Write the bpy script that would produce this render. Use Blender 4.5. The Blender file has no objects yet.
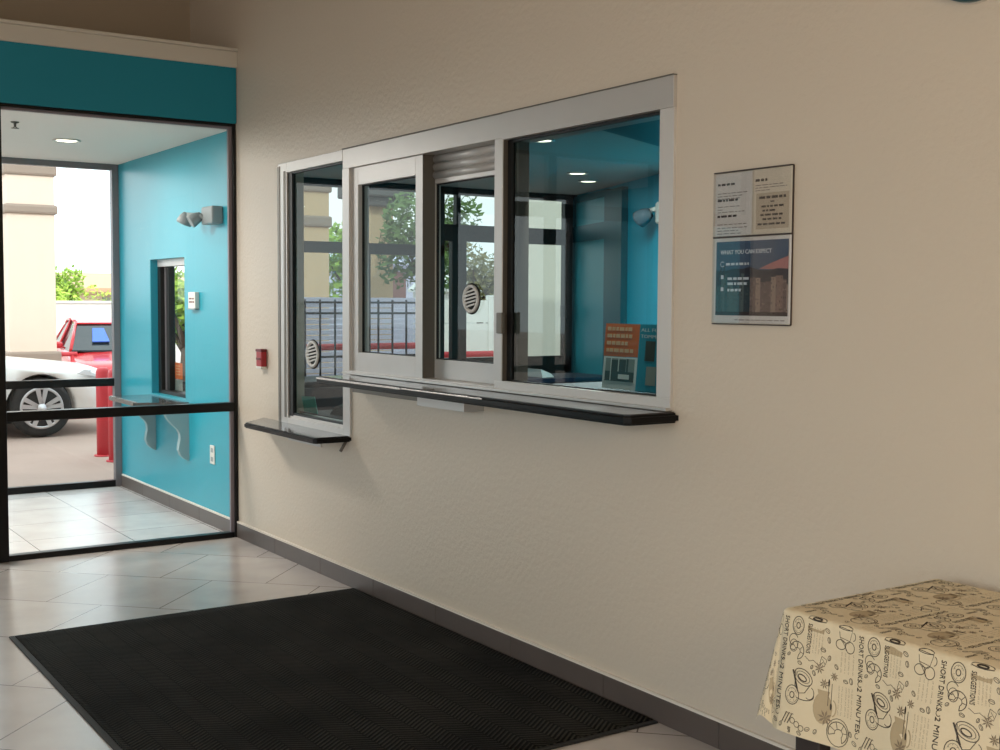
import bpy, bmesh, math, random
from mathutils import Vector, Matrix
random.seed(7)
PI = math.pi
SC = bpy.context.scene
COL = SC.collection
VL = bpy.context.view_layer

# ------------------------------------------------------------------ colour and materials
def lin(c):
    return tuple(((v/255)/12.92 if v/255 <= .04045 else ((v/255+.055)/1.055)**2.4) for v in c)

def mat(name, rgb, rough=.6, metal=0., spec=.5, bump=0., bscale=100., vary=0., vscale=3., alpha_noise=None, coat=0.):
    m = bpy.data.materials.new(name); m.use_nodes = True
    nt = m.node_tree; b = nt.nodes['Principled BSDF']
    c = lin(rgb)
    b.inputs['Base Color'].default_value = (*c, 1)
    b.inputs['Roughness'].default_value = rough
    b.inputs['Metallic'].default_value = metal
    b.inputs['Specular IOR Level'].default_value = spec
    b.inputs['Coat Weight'].default_value = coat
    tc = nt.nodes.new('ShaderNodeTexCoord')
    if bump:
        n = nt.nodes.new('ShaderNodeTexNoise'); n.inputs['Scale'].default_value = bscale; n.inputs['Detail'].default_value = 3
        nt.links.new(tc.outputs['Object'], n.inputs['Vector'])
        bp = nt.nodes.new('ShaderNodeBump'); bp.inputs['Strength'].default_value = bump; bp.inputs['Distance'].default_value = .004
        nt.links.new(n.outputs['Fac'], bp.inputs['Height']); nt.links.new(bp.outputs['Normal'], b.inputs['Normal'])
    if vary:
        n = nt.nodes.new('ShaderNodeTexNoise'); n.inputs['Scale'].default_value = vscale; n.inputs['Detail'].default_value = 4
        nt.links.new(tc.outputs['Object'], n.inputs['Vector'])
        mx = nt.nodes.new('ShaderNodeMix'); mx.data_type = 'RGBA'
        mx.inputs['A'].default_value = (*[v*(1-vary) for v in c], 1); mx.inputs['B'].default_value = (*[min(1, v*(1+vary)) for v in c], 1)
        nt.links.new(n.outputs['Fac'], mx.inputs['Factor']); nt.links.new(mx.outputs['Result'], b.inputs['Base Color'])
    return m

def glass(name, tint=(1, 1, 1), gain=1.):
    m = bpy.data.materials.new(name); m.use_nodes = True
    nt = m.node_tree; nt.nodes.clear()
    o = nt.nodes.new('ShaderNodeOutputMaterial'); mx = nt.nodes.new('ShaderNodeMixShader')
    t = nt.nodes.new('ShaderNodeBsdfTransparent'); t.inputs['Color'].default_value = (*tint, 1)
    g = nt.nodes.new('ShaderNodeBsdfGlossy'); g.inputs['Roughness'].default_value = 0.0
    f = nt.nodes.new('ShaderNodeFresnel'); f.inputs['IOR'].default_value = 1.45
    mul = nt.nodes.new('ShaderNodeMath'); mul.operation = 'MULTIPLY'; mul.inputs[1].default_value = gain; mul.use_clamp = True
    L = nt.links.new
    L(f.outputs[0], mul.inputs[0]); L(mul.outputs[0], mx.inputs[0]); L(t.outputs[0], mx.inputs[1]); L(g.outputs[0], mx.inputs[2]); L(mx.outputs[0], o.inputs[0])
    return m

def emit(name, rgb, s):
    m = bpy.data.materials.new(name); m.use_nodes = True
    b = m.node_tree.nodes['Principled BSDF']
    b.inputs['Base Color'].default_value = (*lin(rgb), 1)
    b.inputs['Emission Color'].default_value = (*lin(rgb), 1); b.inputs['Emission Strength'].default_value = s
    return m

def tile_mat(name, rgb, grout, size, angle, ou, ov, running=False, rough=.22):
    """porcelain floor tile: grout lines from object coordinates turned by angle"""
    m = bpy.data.materials.new(name); m.use_nodes = True
    nt = m.node_tree; b = nt.nodes['Principled BSDF']; L = nt.links.new
    tc = nt.nodes.new('ShaderNodeTexCoord'); mp = nt.nodes.new('ShaderNodeMapping')
    mp.inputs['Rotation'].default_value = (0, 0, angle); mp.inputs['Location'].default_value = (ou, ov, 0)
    L(tc.outputs['Object'], mp.inputs['Vector'])
    br = nt.nodes.new('ShaderNodeTexBrick'); br.offset = .5 if running else 0.; br.squash = 1
    br.inputs['Scale'].default_value = 1; br.inputs['Brick Width'].default_value = size; br.inputs['Row Height'].default_value = size
    br.inputs['Mortar Size'].default_value = .003; br.inputs['Mortar Smooth'].default_value = .1; br.inputs['Bias'].default_value = 0
    c = lin(rgb)
    br.inputs['Color1'].default_value = (*[v*.95 for v in c], 1); br.inputs['Color2'].default_value = (*[v*1.05 for v in c], 1)
    br.inputs['Mortar'].default_value = (*lin(grout), 1)
    L(mp.outputs['Vector'], br.inputs['Vector'])
    n = nt.nodes.new('ShaderNodeTexNoise'); n.inputs['Scale'].default_value = 5; n.inputs['Detail'].default_value = 6
    L(tc.outputs['Object'], n.inputs['Vector'])
    r = nt.nodes.new('ShaderNodeMapRange'); r.inputs['To Min'].default_value = .82; r.inputs['To Max'].default_value = 1.12
    L(n.outputs['Fac'], r.inputs['Value'])
    mx = nt.nodes.new('ShaderNodeMix'); mx.data_type = 'RGBA'; mx.blend_type = 'MULTIPLY'; mx.inputs['Factor'].default_value = 1
    L(br.outputs['Color'], mx.inputs['A']); L(r.outputs['Result'], mx.inputs['B']); L(mx.outputs['Result'], b.inputs['Base Color'])
    r2 = nt.nodes.new('ShaderNodeMapRange'); r2.inputs['To Min'].default_value = rough*.8; r2.inputs['To Max'].default_value = rough*1.4
    L(n.outputs['Fac'], r2.inputs['Value']); L(r2.outputs['Result'], b.inputs['Roughness'])
    bp = nt.nodes.new('ShaderNodeBump'); bp.inputs['Strength'].default_value = .3; bp.inputs['Distance'].default_value = .002; bp.invert = True
    L(br.outputs['Fac'], bp.inputs['Height']); L(bp.outputs['Normal'], b.inputs['Normal'])
    return m

M = {}
M['beige'] = mat('beige wall paint', (212, 199, 182), .40, bump=.55, bscale=48, spec=.5)
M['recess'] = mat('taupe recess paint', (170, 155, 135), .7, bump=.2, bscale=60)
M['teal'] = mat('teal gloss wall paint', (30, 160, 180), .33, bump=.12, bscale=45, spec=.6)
M['teal_dark'] = mat('shaded teal paint', (0, 130, 152), .6, bump=.1, bscale=60)  # wall teal darkened, the fascia's shade put into the colour
M['teal_office'] = mat('office teal paint', (8, 165, 195), .5)
M['teal_door'] = mat('office door teal', (62, 158, 172), .35)
M['teal_frame'] = mat('dark teal frame', (5, 80, 92), .4)
M['white_trim'] = mat('off white trim', (205, 198, 186), .5)
M['ceiling'] = mat('stucco ceiling white', (248, 236, 226), .8, bump=.5, bscale=70)
M['lobby_ceiling'] = mat('lobby ceiling', (205, 196, 182), .9)
M['office_ceiling'] = mat('office ceiling', (190, 195, 192), .85)
M['office_wall'] = mat('office wall', (150, 150, 145), .8)
M['office_floor'] = mat('office carpet', (60, 60, 62), .95)
M['base_tile'] = mat('slate baseboard tile', (92, 82, 77), .4, vary=.15, vscale=6, bump=.1, bscale=30)
M['base_edge'] = mat('baseboard caulk line', (228, 218, 206), .6)
M['black_metal'] = mat('black anodised frame', (14, 13, 14), .35, metal=.3, spec=.4)
M['dark_frame'] = mat('grey storefront frame', (120, 116, 120), .4, metal=.3)
M['bronze'] = mat('dark bronze storefront', (38, 42, 40), .45, metal=.2)
M['alu'] = mat('brushed aluminium', (200, 197, 194), .38, metal=.35, vary=.04, vscale=8)
M['alu_light'] = mat('pale aluminium', (212, 209, 206), .4, metal=.2)
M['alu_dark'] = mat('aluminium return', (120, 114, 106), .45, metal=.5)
M['alu_shade'] = mat('shaded aluminium end', (98, 92, 84), .5, metal=.2)  # aluminium with the shade of the side faces put into its colour
M['grille'] = mat('light grey speaker ring', (214, 212, 208), .45)
M['bead'] = mat('lilac grey glazing bead', (128, 118, 124), .5)
M['gasket'] = mat('black rubber gasket', (10, 11, 11), .5)
M['steel'] = mat('stainless steel', (205, 200, 196), .25, metal=.9)
M['black_lam'] = mat('black laminate', (10, 9, 9), .35, spec=.2)
M['grey_lam'] = mat('speckled grey laminate', (74, 70, 68), .12, vary=.25, vscale=60, spec=.7)
M['white_plastic'] = mat('white plastic', (225, 222, 214), .4)
M['grey_plastic'] = mat('grey plastic', (150, 158, 160), .45)
M['lens'] = mat('smoked lamp lens', (96, 112, 122), .15)
M['corbel'] = mat('grey corbel paint', (150, 176, 180), .5)
M['red'] = mat('red plastic', (165, 28, 38), .35)
M['red_dark'] = mat('dark red plastic', (110, 10, 22), .4)
M['red_paint'] = mat('red bollard paint', (200, 52, 62), .45, vary=.1)
M['rubber'] = mat('mat rubber', (34, 34, 33), .75, bump=.1)
M['tyre'] = mat('tyre rubber', (30, 30, 31), .8)
M['rim'] = mat('alloy', (200, 200, 202), .3, metal=.6)
M['car_white'] = mat('white car paint', (238, 238, 236), .25, coat=.5)
M['car_red'] = mat('red car paint', (205, 36, 44), .25, coat=.5)
M['car_glass'] = mat('car glass', (28, 34, 36), .05, spec=.8)
M['car_black'] = mat('car black trim', (22, 22, 23), .5)
M['lamp_glass'] = mat('car lamp glass', (215, 218, 220), .1)
M['paper'] = mat('white paper', (222, 218, 214), .6)
M['paper_cream'] = mat('cream paper', (218, 208, 190), .6)
M['paper_tan'] = mat('tan paper', (188, 174, 154), .6)
M['ink'] = mat('dark ink', (70, 62, 62), .7)
M['ink_grey'] = mat('grey ink', (150, 142, 138), .7)
M['orange'] = mat('orange print', (228, 112, 36), .5)
M['print_teal'] = mat('teal print', (40, 150, 172), .5)
M['print_white'] = mat('white print', (220, 224, 226), .6)
M['print_pale'] = mat('pale orange print', (232, 190, 140), .6)
M['photo_dark'] = mat('photo dark', (70, 78, 72), .5)
M['photo_mid'] = mat('photo mid', (150, 158, 150), .5)
M['photo_light'] = mat('photo light', (232, 236, 230), .5)
M['mint'] = mat('mint card', (150, 215, 200), .6)
M['cabinet'] = mat('dark brown cabinet', (62, 48, 46), .5)
M['desk'] = mat('dark blue desk laminate', (20, 34, 54), .55, spec=.3)
M['asphalt'] = mat('tan asphalt', (172, 150, 138), .9, vary=.12, vscale=1.5, bump=.3, bscale=90)
M['cream'] = mat('cream stucco', (226, 206, 190), .85, bump=.2, bscale=40)
M['band'] = mat('taupe band stucco', (150, 134, 122), .85)
M['grey_band'] = mat('grey stone cap', (98, 96, 96), .8)
M['tan_column'] = mat('tan stucco', (208, 180, 146), .85)
M['white_fence'] = mat('white wall', (235, 235, 232), .8)
M['lav'] = mat('lavender fence board', (214, 216, 240), .7, vary=.06, vscale=2)
M['iron'] = mat('black iron', (26, 28, 40), .5)
M['roof_tan'] = mat('tan roof', (205, 165, 135), .8)
M['brick'] = mat('brick', (140, 100, 96), .85, vary=.2, vscale=12)
M['bark'] = mat('bark', (90, 72, 56), .9)
M['leaf'] = mat('leaf', (150, 180, 62), .6, vary=.35, vscale=1.2)
M['leaf_b'] = mat('leaf dark', (98, 124, 66), .6, vary=.35, vscale=1.2)
M['leaf_o'] = mat('leaf olive', (128, 122, 78), .6, vary=.35, vscale=1.2)
M['hedge_leaf'] = mat('hedge leaf', (186, 208, 84), .6, vary=.25, vscale=1.5)
M['blue_sign'] = mat('blue sign', (70, 110, 205), .4)
M['pale_wall'] = mat('pale render', (215, 212, 200), .9)
M['pane'] = glass('clear partition glass', (.95, .97, .97), .55)
M['tint'] = glass('tinted window glass', (.37, .435, .425), .05)
M['acrylic'] = glass('clear acrylic', (.96, .96, .96), .25)
M['down'] = emit('downlight glow', (255, 240, 215), 6)
M['downcool'] = emit('office downlight glow', (255, 244, 220), 7)

# ------------------------------------------------------------------ mesh helpers
class MB:
    def __init__(s): s.bm = bmesh.new(); s.mats = []
    def mi(s, m):
        if m is None: return 0
        if m not in s.mats: s.mats.append(m)
        return s.mats.index(m)
    def box(s, x0, x1, y0, y1, z0, z1, m=None, bev=0.):
        i = s.mi(m); b = s.bm
        tmp = bmesh.new(); bmesh.ops.create_cube(tmp, size=1)
        for v in tmp.verts:
            v.co = Vector(((x0+x1)/2+v.co.x*abs(x1-x0), (y0+y1)/2+v.co.y*abs(y1-y0), (z0+z1)/2+v.co.z*abs(z1-z0)))
        if bev: bmesh.ops.bevel(tmp, geom=list(tmp.edges), offset=min(bev, .45*min(abs(x1-x0), abs(y1-y0), abs(z1-z0))), segments=2, affect='EDGES', profile=.5)
        s.merge(tmp, i); return s
    def merge(s, tmp, i, mx=None):
        vm = {}
        for v in tmp.verts: vm[v] = s.bm.verts.new(mx @ v.co if mx else v.co)
        for f in tmp.faces:
            try:
                nf = s.bm.faces.new([vm[v] for v in f.verts]); nf.material_index = i; nf.smooth = f.smooth
            except ValueError: pass
        tmp.free()
    def poly(s, pts, m=None):
        f = s.bm.faces.new([s.bm.verts.new(p) for p in pts]); f.material_index = s.mi(m); return s
    def prism(s, pts, d, m=None):
        """closed polygon pts (3d, coplanar) pushed along d"""
        i = s.mi(m); d = Vector(d); a = [s.bm.verts.new(p) for p in pts]; b = [s.bm.verts.new(Vector(p)+d) for p in pts]
        fs = [s.bm.faces.new(a), s.bm.faces.new(b[::-1])]
        n = len(a)
        for k in range(n): fs.append(s.bm.faces.new((a[k], b[k], b[(k+1) % n], a[(k+1) % n])))
        for f in fs: f.material_index = i
        return s
    def tube(s, p0, p1, r0, r1=None, m=None, seg=16, cap=True):
        i = s.mi(m); r1 = r0 if r1 is None else r1
        p0 = Vector(p0); p1 = Vector(p1); d = (p1-p0).normalized()
        a = d.orthogonal().normalized(); c = d.cross(a)
        R = []
        for p, r in ((p0, r0), (p1, r1)):
            R.append([s.bm.verts.new(p+a*math.cos(t)*r+c*math.sin(t)*r) for t in [2*PI*k/seg for k in range(seg)]])
        for k in range(seg):
            f = s.bm.faces.new((R[0][k], R[0][(k+1) % seg], R[1][(k+1) % seg], R[1][k])); f.smooth = True; f.material_index = i
        if cap:
            for r in (R[0][::-1], R[1]): f = s.bm.faces.new(r); f.material_index = i
        return s
    def path(s, pts, r, m=None, seg=10):
        for a, b in zip(pts[:-1], pts[1:]): s.tube(a, b, r, r, m, seg)
        return s
    def lathe(s, prof, c, axis=(0, 0, 1), m=None, seg=32, sc=(1, 1), cap=True):
        """prof = [(radius, height)]"""
        i = s.mi(m); d = Vector(axis).normalized(); a = d.orthogonal().normalized(); e = d.cross(a); c = Vector(c)
        if abs(d.z) < .1:
            e = Vector((0, 0, 1)); a = e.cross(d)
        R = []
        for r, h in prof:
            R.append([s.bm.verts.new(c+d*h+a*math.cos(t)*r*sc[0]+e*math.sin(t)*r*sc[1]) for t in [2*PI*k/seg for k in range(seg)]])
        for q in range(len(R)-1):
            for k in range(seg):
                f = s.bm.faces.new((R[q][k], R[q][(k+1) % seg], R[q+1][(k+1) % seg], R[q+1][k])); f.smooth = True; f.material_index = i
        for r, flip in ((R[0], True), (R[-1], False)):
            if cap: f = s.bm.faces.new(r[::-1] if flip else r); f.material_index = i
        return s
    def build(s, name, m=None, parent=None, fix=True):
        ms = s.mats if s.mats and s.mats != [None] else []
        if fix: bmesh.ops.recalc_face_normals(s.bm, faces=list(s.bm.faces))
        me = bpy.data.meshes.new(name); s.bm.to_mesh(me); s.bm.free()
        if ms and m is None:
            for q in ms: me.materials.append(M[q] if isinstance(q, str) else q)
        elif m is not None:
            me.materials.append(M[m] if isinstance(m, str) else m)
            for q in ms:
                if q is not None: me.materials.append(M[q])
        o = bpy.data.objects.new(name, me); COL.objects.link(o)
        if parent is not None:
            o.parent = parent
            o.matrix_parent_inverse = parent.matrix_world.inverted() if parent.type != 'EMPTY' else Matrix.Translation(-Vector(parent.location))
        return o

def tag(o, label, cat, group=None, kind=None):
    o['label'] = label; o['category'] = cat
    if group: o['group'] = group
    if kind: o['kind'] = kind
    return o
def thing(name, label, cat, loc=(0, 0, 0), group=None, kind=None):
    o = bpy.data.objects.new(name, None); o.empty_display_size = .1; COL.objects.link(o); o.location = loc
    return tag(o, label, cat, group, kind)
def struct(o, label=None):
    o['kind'] = 'structure'
    return o

def text_polys(s, size):
    """outline triangles of a line of lettering, [(x,y)...] faces, width"""
    c = bpy.data.curves.new('lettering', 'FONT'); c.body = s; c.size = size; c.resolution_u = 2
    o = bpy.data.objects.new('lettering', c); COL.objects.link(o); VL.update()
    me = bpy.data.meshes.new_from_object(o.evaluated_get(bpy.context.evaluated_depsgraph_get()))
    fs = [[(me.vertices[i].co.x, me.vertices[i].co.y) for i in p.vertices] for p in me.polygons]
    w = max((v.co.x for v in me.vertices), default=0)
    bpy.data.objects.remove(o); bpy.data.meshes.remove(me); bpy.data.curves.remove(c)
    return fs, w

# ------------------------------------------------------------------ camera
cd = bpy.data.cameras.new('camera'); cam = bpy.data.objects.new('camera', cd); COL.objects.link(cam)
yaw, pit, rol = .5892173, -.0608205, .0056354
fw = Vector((math.sin(yaw)*math.cos(pit), math.cos(yaw)*math.cos(pit), math.sin(pit)))
r0 = Vector((math.cos(yaw), -math.sin(yaw), 0)); u0 = r0.cross(fw)
rr = r0*math.cos(rol)+u0*math.sin(rol); uu = -r0*math.sin(rol)+u0*math.cos(rol)
mw = Matrix((rr, uu, -fw)).transposed().to_4x4(); mw.translation = (-2.748725, 0, 1.45)
cam.matrix_world = mw; cd.sensor_width = 36; cd.lens = 36*1.207938; cd.clip_start = .05; cd.clip_end = 300
SC.camera = cam

# ------------------------------------------------------------------ main dimensions
PY, FY = 7.013, 9.42        # partition, facade
CZ = 2.48                   # vestibule and office ceiling
LZ = 4.1                    # lobby ceiling
XL, YB = -6.4, -2.6         # far side and back of the lobby
T = .14                     # wall thickness
A2, B2 = Vector((4.43, 9.42)), Vector((3.711, 7.345))
wd = (B2-A2).normalized()
C2 = A2+wd*6.6

# ------------------------------------------------------------------ shell
def wall_yz(name, holes, y0, y1, z0, z1, x0, x1, m):
    """a wall in the plane x with rectangular openings (ya,yb,za,zb)"""
    b = MB(); ys = sorted({y0, y1, *[h[0] for h in holes], *[h[1] for h in holes]}); zs = sorted({z0, z1, *[h[2] for h in holes], *[h[3] for h in holes]})
    # merge cells vertically per column for clean boxes
    for a, c in zip(ys[:-1], ys[1:]):
        run = None
        for p, q in zip(zs[:-1], zs[1:]):
            my, mz = (a+c)/2, (p+q)/2
            solid = not any(h[0] < my < h[1] and h[2] < mz < h[3] for h in holes)
            if solid: run = [p, q] if run is None else [run[0], q]
            if (not solid or q == zs[-1]) and run:
                b.box(x0, x1, a, c, run[0], run[1]); run = None
    bmesh.ops.remove_doubles(b.bm, verts=list(b.bm.verts), dist=1e-5)
    return struct(b.build(name, m, fix=True))

H1 = (3.075, 5.50, 1.09, 2.195)       # main service window opening
H2 = (5.50, 6.325, .775, 2.195)      # low window opening
H3 = (7.92, 8.65, .775, 1.735)       # vestibule window opening
wall_yz('wall_right', [H1, H2], YB, PY, 0, LZ, 0, T, 'beige')
wall_yz('wall_vestibule_right', [H3], PY, FY, 0, CZ+.06, 0, T, 'teal')
b = MB(); b.box(0, T, PY, 7.9, CZ+.06, LZ); struct(b.build('wall_upper_right', 'beige'))
b = MB(); b.box(-4.5, 0, 7.765, 7.9, 2.94, LZ); struct(b.build('wall_recess', 'recess'))
b = MB(); b.box(XL, -4.36, PY-.06, PY+.06, 0, LZ); struct(b.build('wall_back_left', 'beige'))
b = MB(); b.box(-4.50, -4.36, PY, FY, 0, LZ); struct(b.build('wall_vestibule_left', 'teal'))
b = MB(); b.box(XL-.1, T, YB-.1, YB, 0, LZ); struct(b.build('wall_behind', 'beige'))
# the street side of the lobby, with its big windows
b = MB(); b.box(XL-.14, XL, YB, PY, 0, .5); b.box(XL-.14, XL, YB, PY, 3.1, LZ)
b.box(XL-.14, XL, 4.2, PY, .5, 3.1)
for y in (-2.6, -.7, 1.2, 3.1, 4.1): b.box(XL-.14, XL, y, y+.12, .5, 3.1)
struct(b.build('wall_left', 'beige'))
b = MB(); b.box(XL-.14, T, YB-.1, PY, -.1, 0)
struct(b.build('floor', tile_mat('lobby floor tile', (196, 186, 180), (112, 102, 98), .585, PI/4, .215, .27, True, .2)))
b = MB(); b.box(-4.5, 0, PY, FY+.05, -.1, 0)
struct(b.build('floor_vestibule', tile_mat('vestibule floor tile', (204, 200, 198), (110, 105, 102), .545, 0, .03, .09, False, .22)))
b = MB(); b.box(XL-.14, T, YB-.1, PY+.9, LZ, LZ+.1); struct(b.build('ceiling', 'lobby_ceiling'))
b = MB(); b.box(-4.5, 0, PY+.06, FY, CZ, CZ+.08); struct(b.build('ceiling_vestibule', 'ceiling'))
b = MB(); b.box(-4.5, 0, PY+.06, 7.9, CZ+.08, 2.94); struct(b.build('ceiling_ledge', 'recess'))
# teal fascia above the glass and the white cornice on top of it
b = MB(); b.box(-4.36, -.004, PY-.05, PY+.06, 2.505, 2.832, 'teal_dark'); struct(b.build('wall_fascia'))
b = MB(); b.box(-4.36, -.0, PY-.065, PY+.06, 2.832, 2.925, 'white_trim', .004); b.box(-4.36, -.0, PY-.075, PY+.06, 2.925, 2.945, 'white_trim', .004)
tag(struct(b.build('trim_1')), 'off-white cornice along the top of the teal fascia', 'cornice')
# building front above the storefront
b = MB(); b.box(-9, 9, FY-.06, FY+.12, CZ+.005, 4.6); struct(b.build('wall_front', 'cream'))
b = MB(); b.box(-9, -4.36, FY-.06, FY+.12, 0, CZ+.005); struct(b.build('wall_front_left', 'cream'))
# baseboards
for nm, xa, xb, ya, yb in (('baseboard_right', -.014, 0, YB, PY-.03), ('baseboard_vestibule', -.014, 0, PY+.03, FY-.05)):
    b = MB(); y = ya
    while y < yb-.01:
        e = min(y+.6, yb); b.box(xa, xb, y+.0012, e-.0012, 0, .088, 'base_tile', .0015); y = e
    b.box(xa*.9, xb, ya, yb, .088, .098, 'base_edge')
    struct(b.build(nm))

# ------------------------------------------------------------------ office behind the service windows
b = MB(); b.box(T, 4.6, 2.4, FY, -.1, 0); struct(b.build('floor_office', 'office_floor'))
b = MB(); b.prism([(T, 2.4, CZ), (C2.x+.2, 2.4, CZ), (C2.x+.1, C2.y, CZ), (A2.x+.1, A2.y, CZ), (T, FY, CZ)], (0, 0, .08)); struct(b.build('ceiling_office', 'office_ceiling'))
nrm = Vector((-wd.y, wd.x))
if nrm.x < 0: nrm = -nrm
def wallp(t, z, off=0.):                 # point on the slanted teal wall, t metres from its far corner
    p = A2+wd*t-nrm*off
    return Vector((p.x, p.y, z))
def wbox(mb, t0, t1, z0, z1, o0, o1, m=None):
    mb.prism([wallp(t0, z0, o0), wallp(t1, z0, o0), wallp(t1, z0, o1), wallp(t0, z0, o1)], (0, 0, z1-z0), m)
b = MB(); wbox(b, -.05, 6.6, 0, CZ, -.12, 0); struct(b.build('wall_office_teal', 'teal_office'))
b = MB(); b.box(T, C2.x+.2, 2.3, 2.4, 0, CZ); b.box(T, T+.02, 2.4, 3.0, 0, CZ); struct(b.build('wall_office_near', 'office_wall'))
# ceiling beam over the near part of the office
b = MB(); b.prism([(.9, 4.9, 2.36), (3.2, 6.0, 2.36), (3.0, 5.3, 2.36), (.9, 4.4, 2.36)], (0, 0, .12)); struct(b.build('ceiling_beam', 'teal_frame'))
# teal door let into the slanted wall
d = thing('door_1', 'teal office door with dark surround seen through the largest pane', 'door', wallp(.7, 0), kind='structure')
b = MB(); wbox(b, .0, .05, 0, 2.44, 0, .05); wbox(b, .98, 1.42, 0, 2.44, 0, .06); wbox(b, .05, .98, 2.02, 2.17, 0, .05); wbox(b, .05, .98, 2.40, 2.46, 0, .04); b.build('door_frame', 'teal_frame', d)
b = MB(); wbox(b, .05, .9, .01, 2.02, 0, .03); b.build('door_panel', 'teal_door', d)
b = MB(); wbox(b, .05, .98, 2.17, 2.40, 0, .02); b.build('transom_panel', 'teal_door', d)

# ------------------------------------------------------------------ storefronts
def frame_bars(name, bars, m, parent):
    b = MB()
    for q in bars: b.box(*q, bev=.003)
    return b.build(name, m, parent)

# glazed partition between lobby and vestibule
w4 = thing('window_4', 'black framed glass partition between the lobby and the entrance vestibule', 'glass partition', (-.7, PY, 0), kind='structure')
y0, y1 = PY-.03, PY+.03
for q, nm in (((-.02, 0, y0, y1, 0, 2.505), 'post'), ((-1.40, -1.333, y0-.01, y1+.01, 0, 2.505), 'post'), ((-2.36, -2.29, y0, y1, 0, 2.505), 'post'), ((-3.33, -3.26, y0, y1, 0, 2.505), 'post'), ((-4.36, -4.3, y0, y1, 0, 2.505), 'post'),
               ((-4.3, -.02, y0, y1, 2.487, 2.505), 'head_rail'), ((-1.333, -.026, y0-.012, y1, .775, .829), 'mid_rail'), ((-1.333, -.026, y0, y1, 0, .032), 'bottom_rail'),
               ((-4.3, -1.39, y0, y1, 2.05, 2.15), 'transom_rail')):
    b = MB(); b.box(*q, bev=.003); b.build(nm, 'black_metal', w4)
b = MB(); b.box(-.042, -.02, PY-.012, PY+.012, .032, 2.487); b.box(-1.333, -.042, PY-.012, PY+.012, 2.475, 2.487); b.build('glazing_bead', 'bead', w4)
for x0, x1, z0, z1 in ((-1.333, -.026, .829, 2.475), (-1.333, -.026, .032, .775), (-2.29, -1.39, .0, 2.05), (-3.26, -2.36, .0, 2.05), (-4.3, -3.33, 0, 2.05), (-4.3, -1.39, 2.15, 2.475)):
    b = MB(); b.poly([(x0, PY, z0), (x1, PY, z0), (x1, PY, z1), (x0, PY, z1)]); b.build('pane', 'pane', w4)
# entrance front
w5 = thing('window_5', 'grey framed storefront glass between the vestibule and the parking lot', 'storefront window', (-.7, FY, 0), kind='structure')
y0, y1 = FY-.03, FY+.03
for q, nm in (((-.052, 0, y0, y1, 0, CZ), 'post'), ((-1.42, -1.36, y0, y1, 0, CZ), 'post'), ((-2.9, -2.84, y0, y1, 0, CZ), 'post'), ((-4.36, -4.3, y0, y1, 0, CZ), 'post'),
               ((-4.3, -.052, y0, y1, 2.435, CZ), 'head_rail'), ((-4.3, -.052, y0, y1, .782, .842), 'mid_rail'), ((-4.3, -.052, y0, y1, 0, .05), 'bottom_rail')):
    b = MB(); b.box(*q, bev=.003); b.build(nm, 'black_metal' if nm in ('mid_rail', 'bottom_rail') else 'dark_frame', w5)
for x0, x1, z0, z1 in ((-4.3, -.052, .842, 2.435), (-4.3, -.052, .05, .782)):
    b = MB(); b.poly([(x0, FY, z0), (x1, FY, z0), (x1, FY, z1), (x0, FY, z1)]); b.build('pane', 'pane', w5)
# office front: window bays then the door bay
w6 = thing('window_6', 'dark bronze office storefront with transoms seen through the service windows', 'storefront window', (2.3, FY, 0), kind='structure')
for q, nm in (((T, .22, y0, y1, 0, CZ), 'post'), ((1.40, 1.54, y0, y1, 0, CZ), 'post'), ((2.10, 2.17, y0, y1, .8, 1.86), 'post'), ((2.70, 2.92, y0, y1, 0, CZ), 'post'),
               ((3.045, 3.09, y0, y1, 2.14, CZ), 'post'), ((3.0, 3.155, y0, y1, 0, 2.0), 'post'), ((3.62, 3.80, y0, y1, 0, 2.0), 'post'), ((3.66, 3.76, y0, y1, 2.14, CZ), 'post'), ((4.27, 4.42, y0, y1, 0, CZ), 'post'),
               ((T, 2.92, y0, y1, 1.855, 1.95), 'transom_rail'), ((2.92, 4.42, y0, y1, 1.995, 2.145), 'transom_rail'),
               ((T, 4.42, y0, y1, 2.415, CZ), 'head_rail'), ((T, 2.92, y0, y1, .72, .80), 'sill_rail'), ((2.92, 4.42, y0, y1, .0, .93), 'kick_panel')):
    b = MB(); b.box(*q, bev=.003); b.build(nm, 'bronze', w6)
b = MB(); b.box(T, 2.8, FY-.03, FY+.03, 0, .72); b.build('lower_panel', 'office_wall', w6)
for x0, x1, z0, z1 in ((.22, 2.70, .80, 1.855), (.22, 2.7, 1.95, 2.415), (2.92, 4.27, .93, 1.995), (2.92, 4.27, 2.145, 2.415)):
    b = MB(); b.poly([(x0, FY, z0), (x1, FY, z0), (x1, FY, z1), (x0, FY, z1)]); b.build('pane', 'pane', w6)
b = MB(); b.box(4.22, 4.27, y0-.05, y0, 1.30, 1.42, bev=.008); b.build('door_latch', 'bronze', w6)

# ------------------------------------------------------------------ main service window
w1 = thing('window_1', 'wide silver framed sliding service window above the long black counter', 'service window', (0, 4.3, 1.08), kind='structure')
def part(p, nm, m, *boxes, bev=.0015):
    b = MB()
    for q in boxes: b.box(*q, bev=bev)
    return b.build(nm, m, p)
FX = -.012
part(w1, 'head_frame', 'alu', (FX, T, 4.085, 5.527, 2.108, 2.205), (FX-.004, T, 3.06, 4.085, 2.1, 2.205))
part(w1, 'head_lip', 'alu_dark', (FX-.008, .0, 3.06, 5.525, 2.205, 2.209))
part(w1, 'jamb', 'alu_light', (FX, T, 3.06, 3.132, 1.126, 2.1))
part(w1, 'post', 'alu', (FX-.001, .016, 4.082, 4.142, 1.126, 2.108))
part(w1, 'post_return', 'alu_shade', (FX+.003, .016, 4.079, 4.083, 1.126, 2.1), (.016, .12, 4.085, 4.135, 1.1, 2.108), bev=0)
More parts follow.
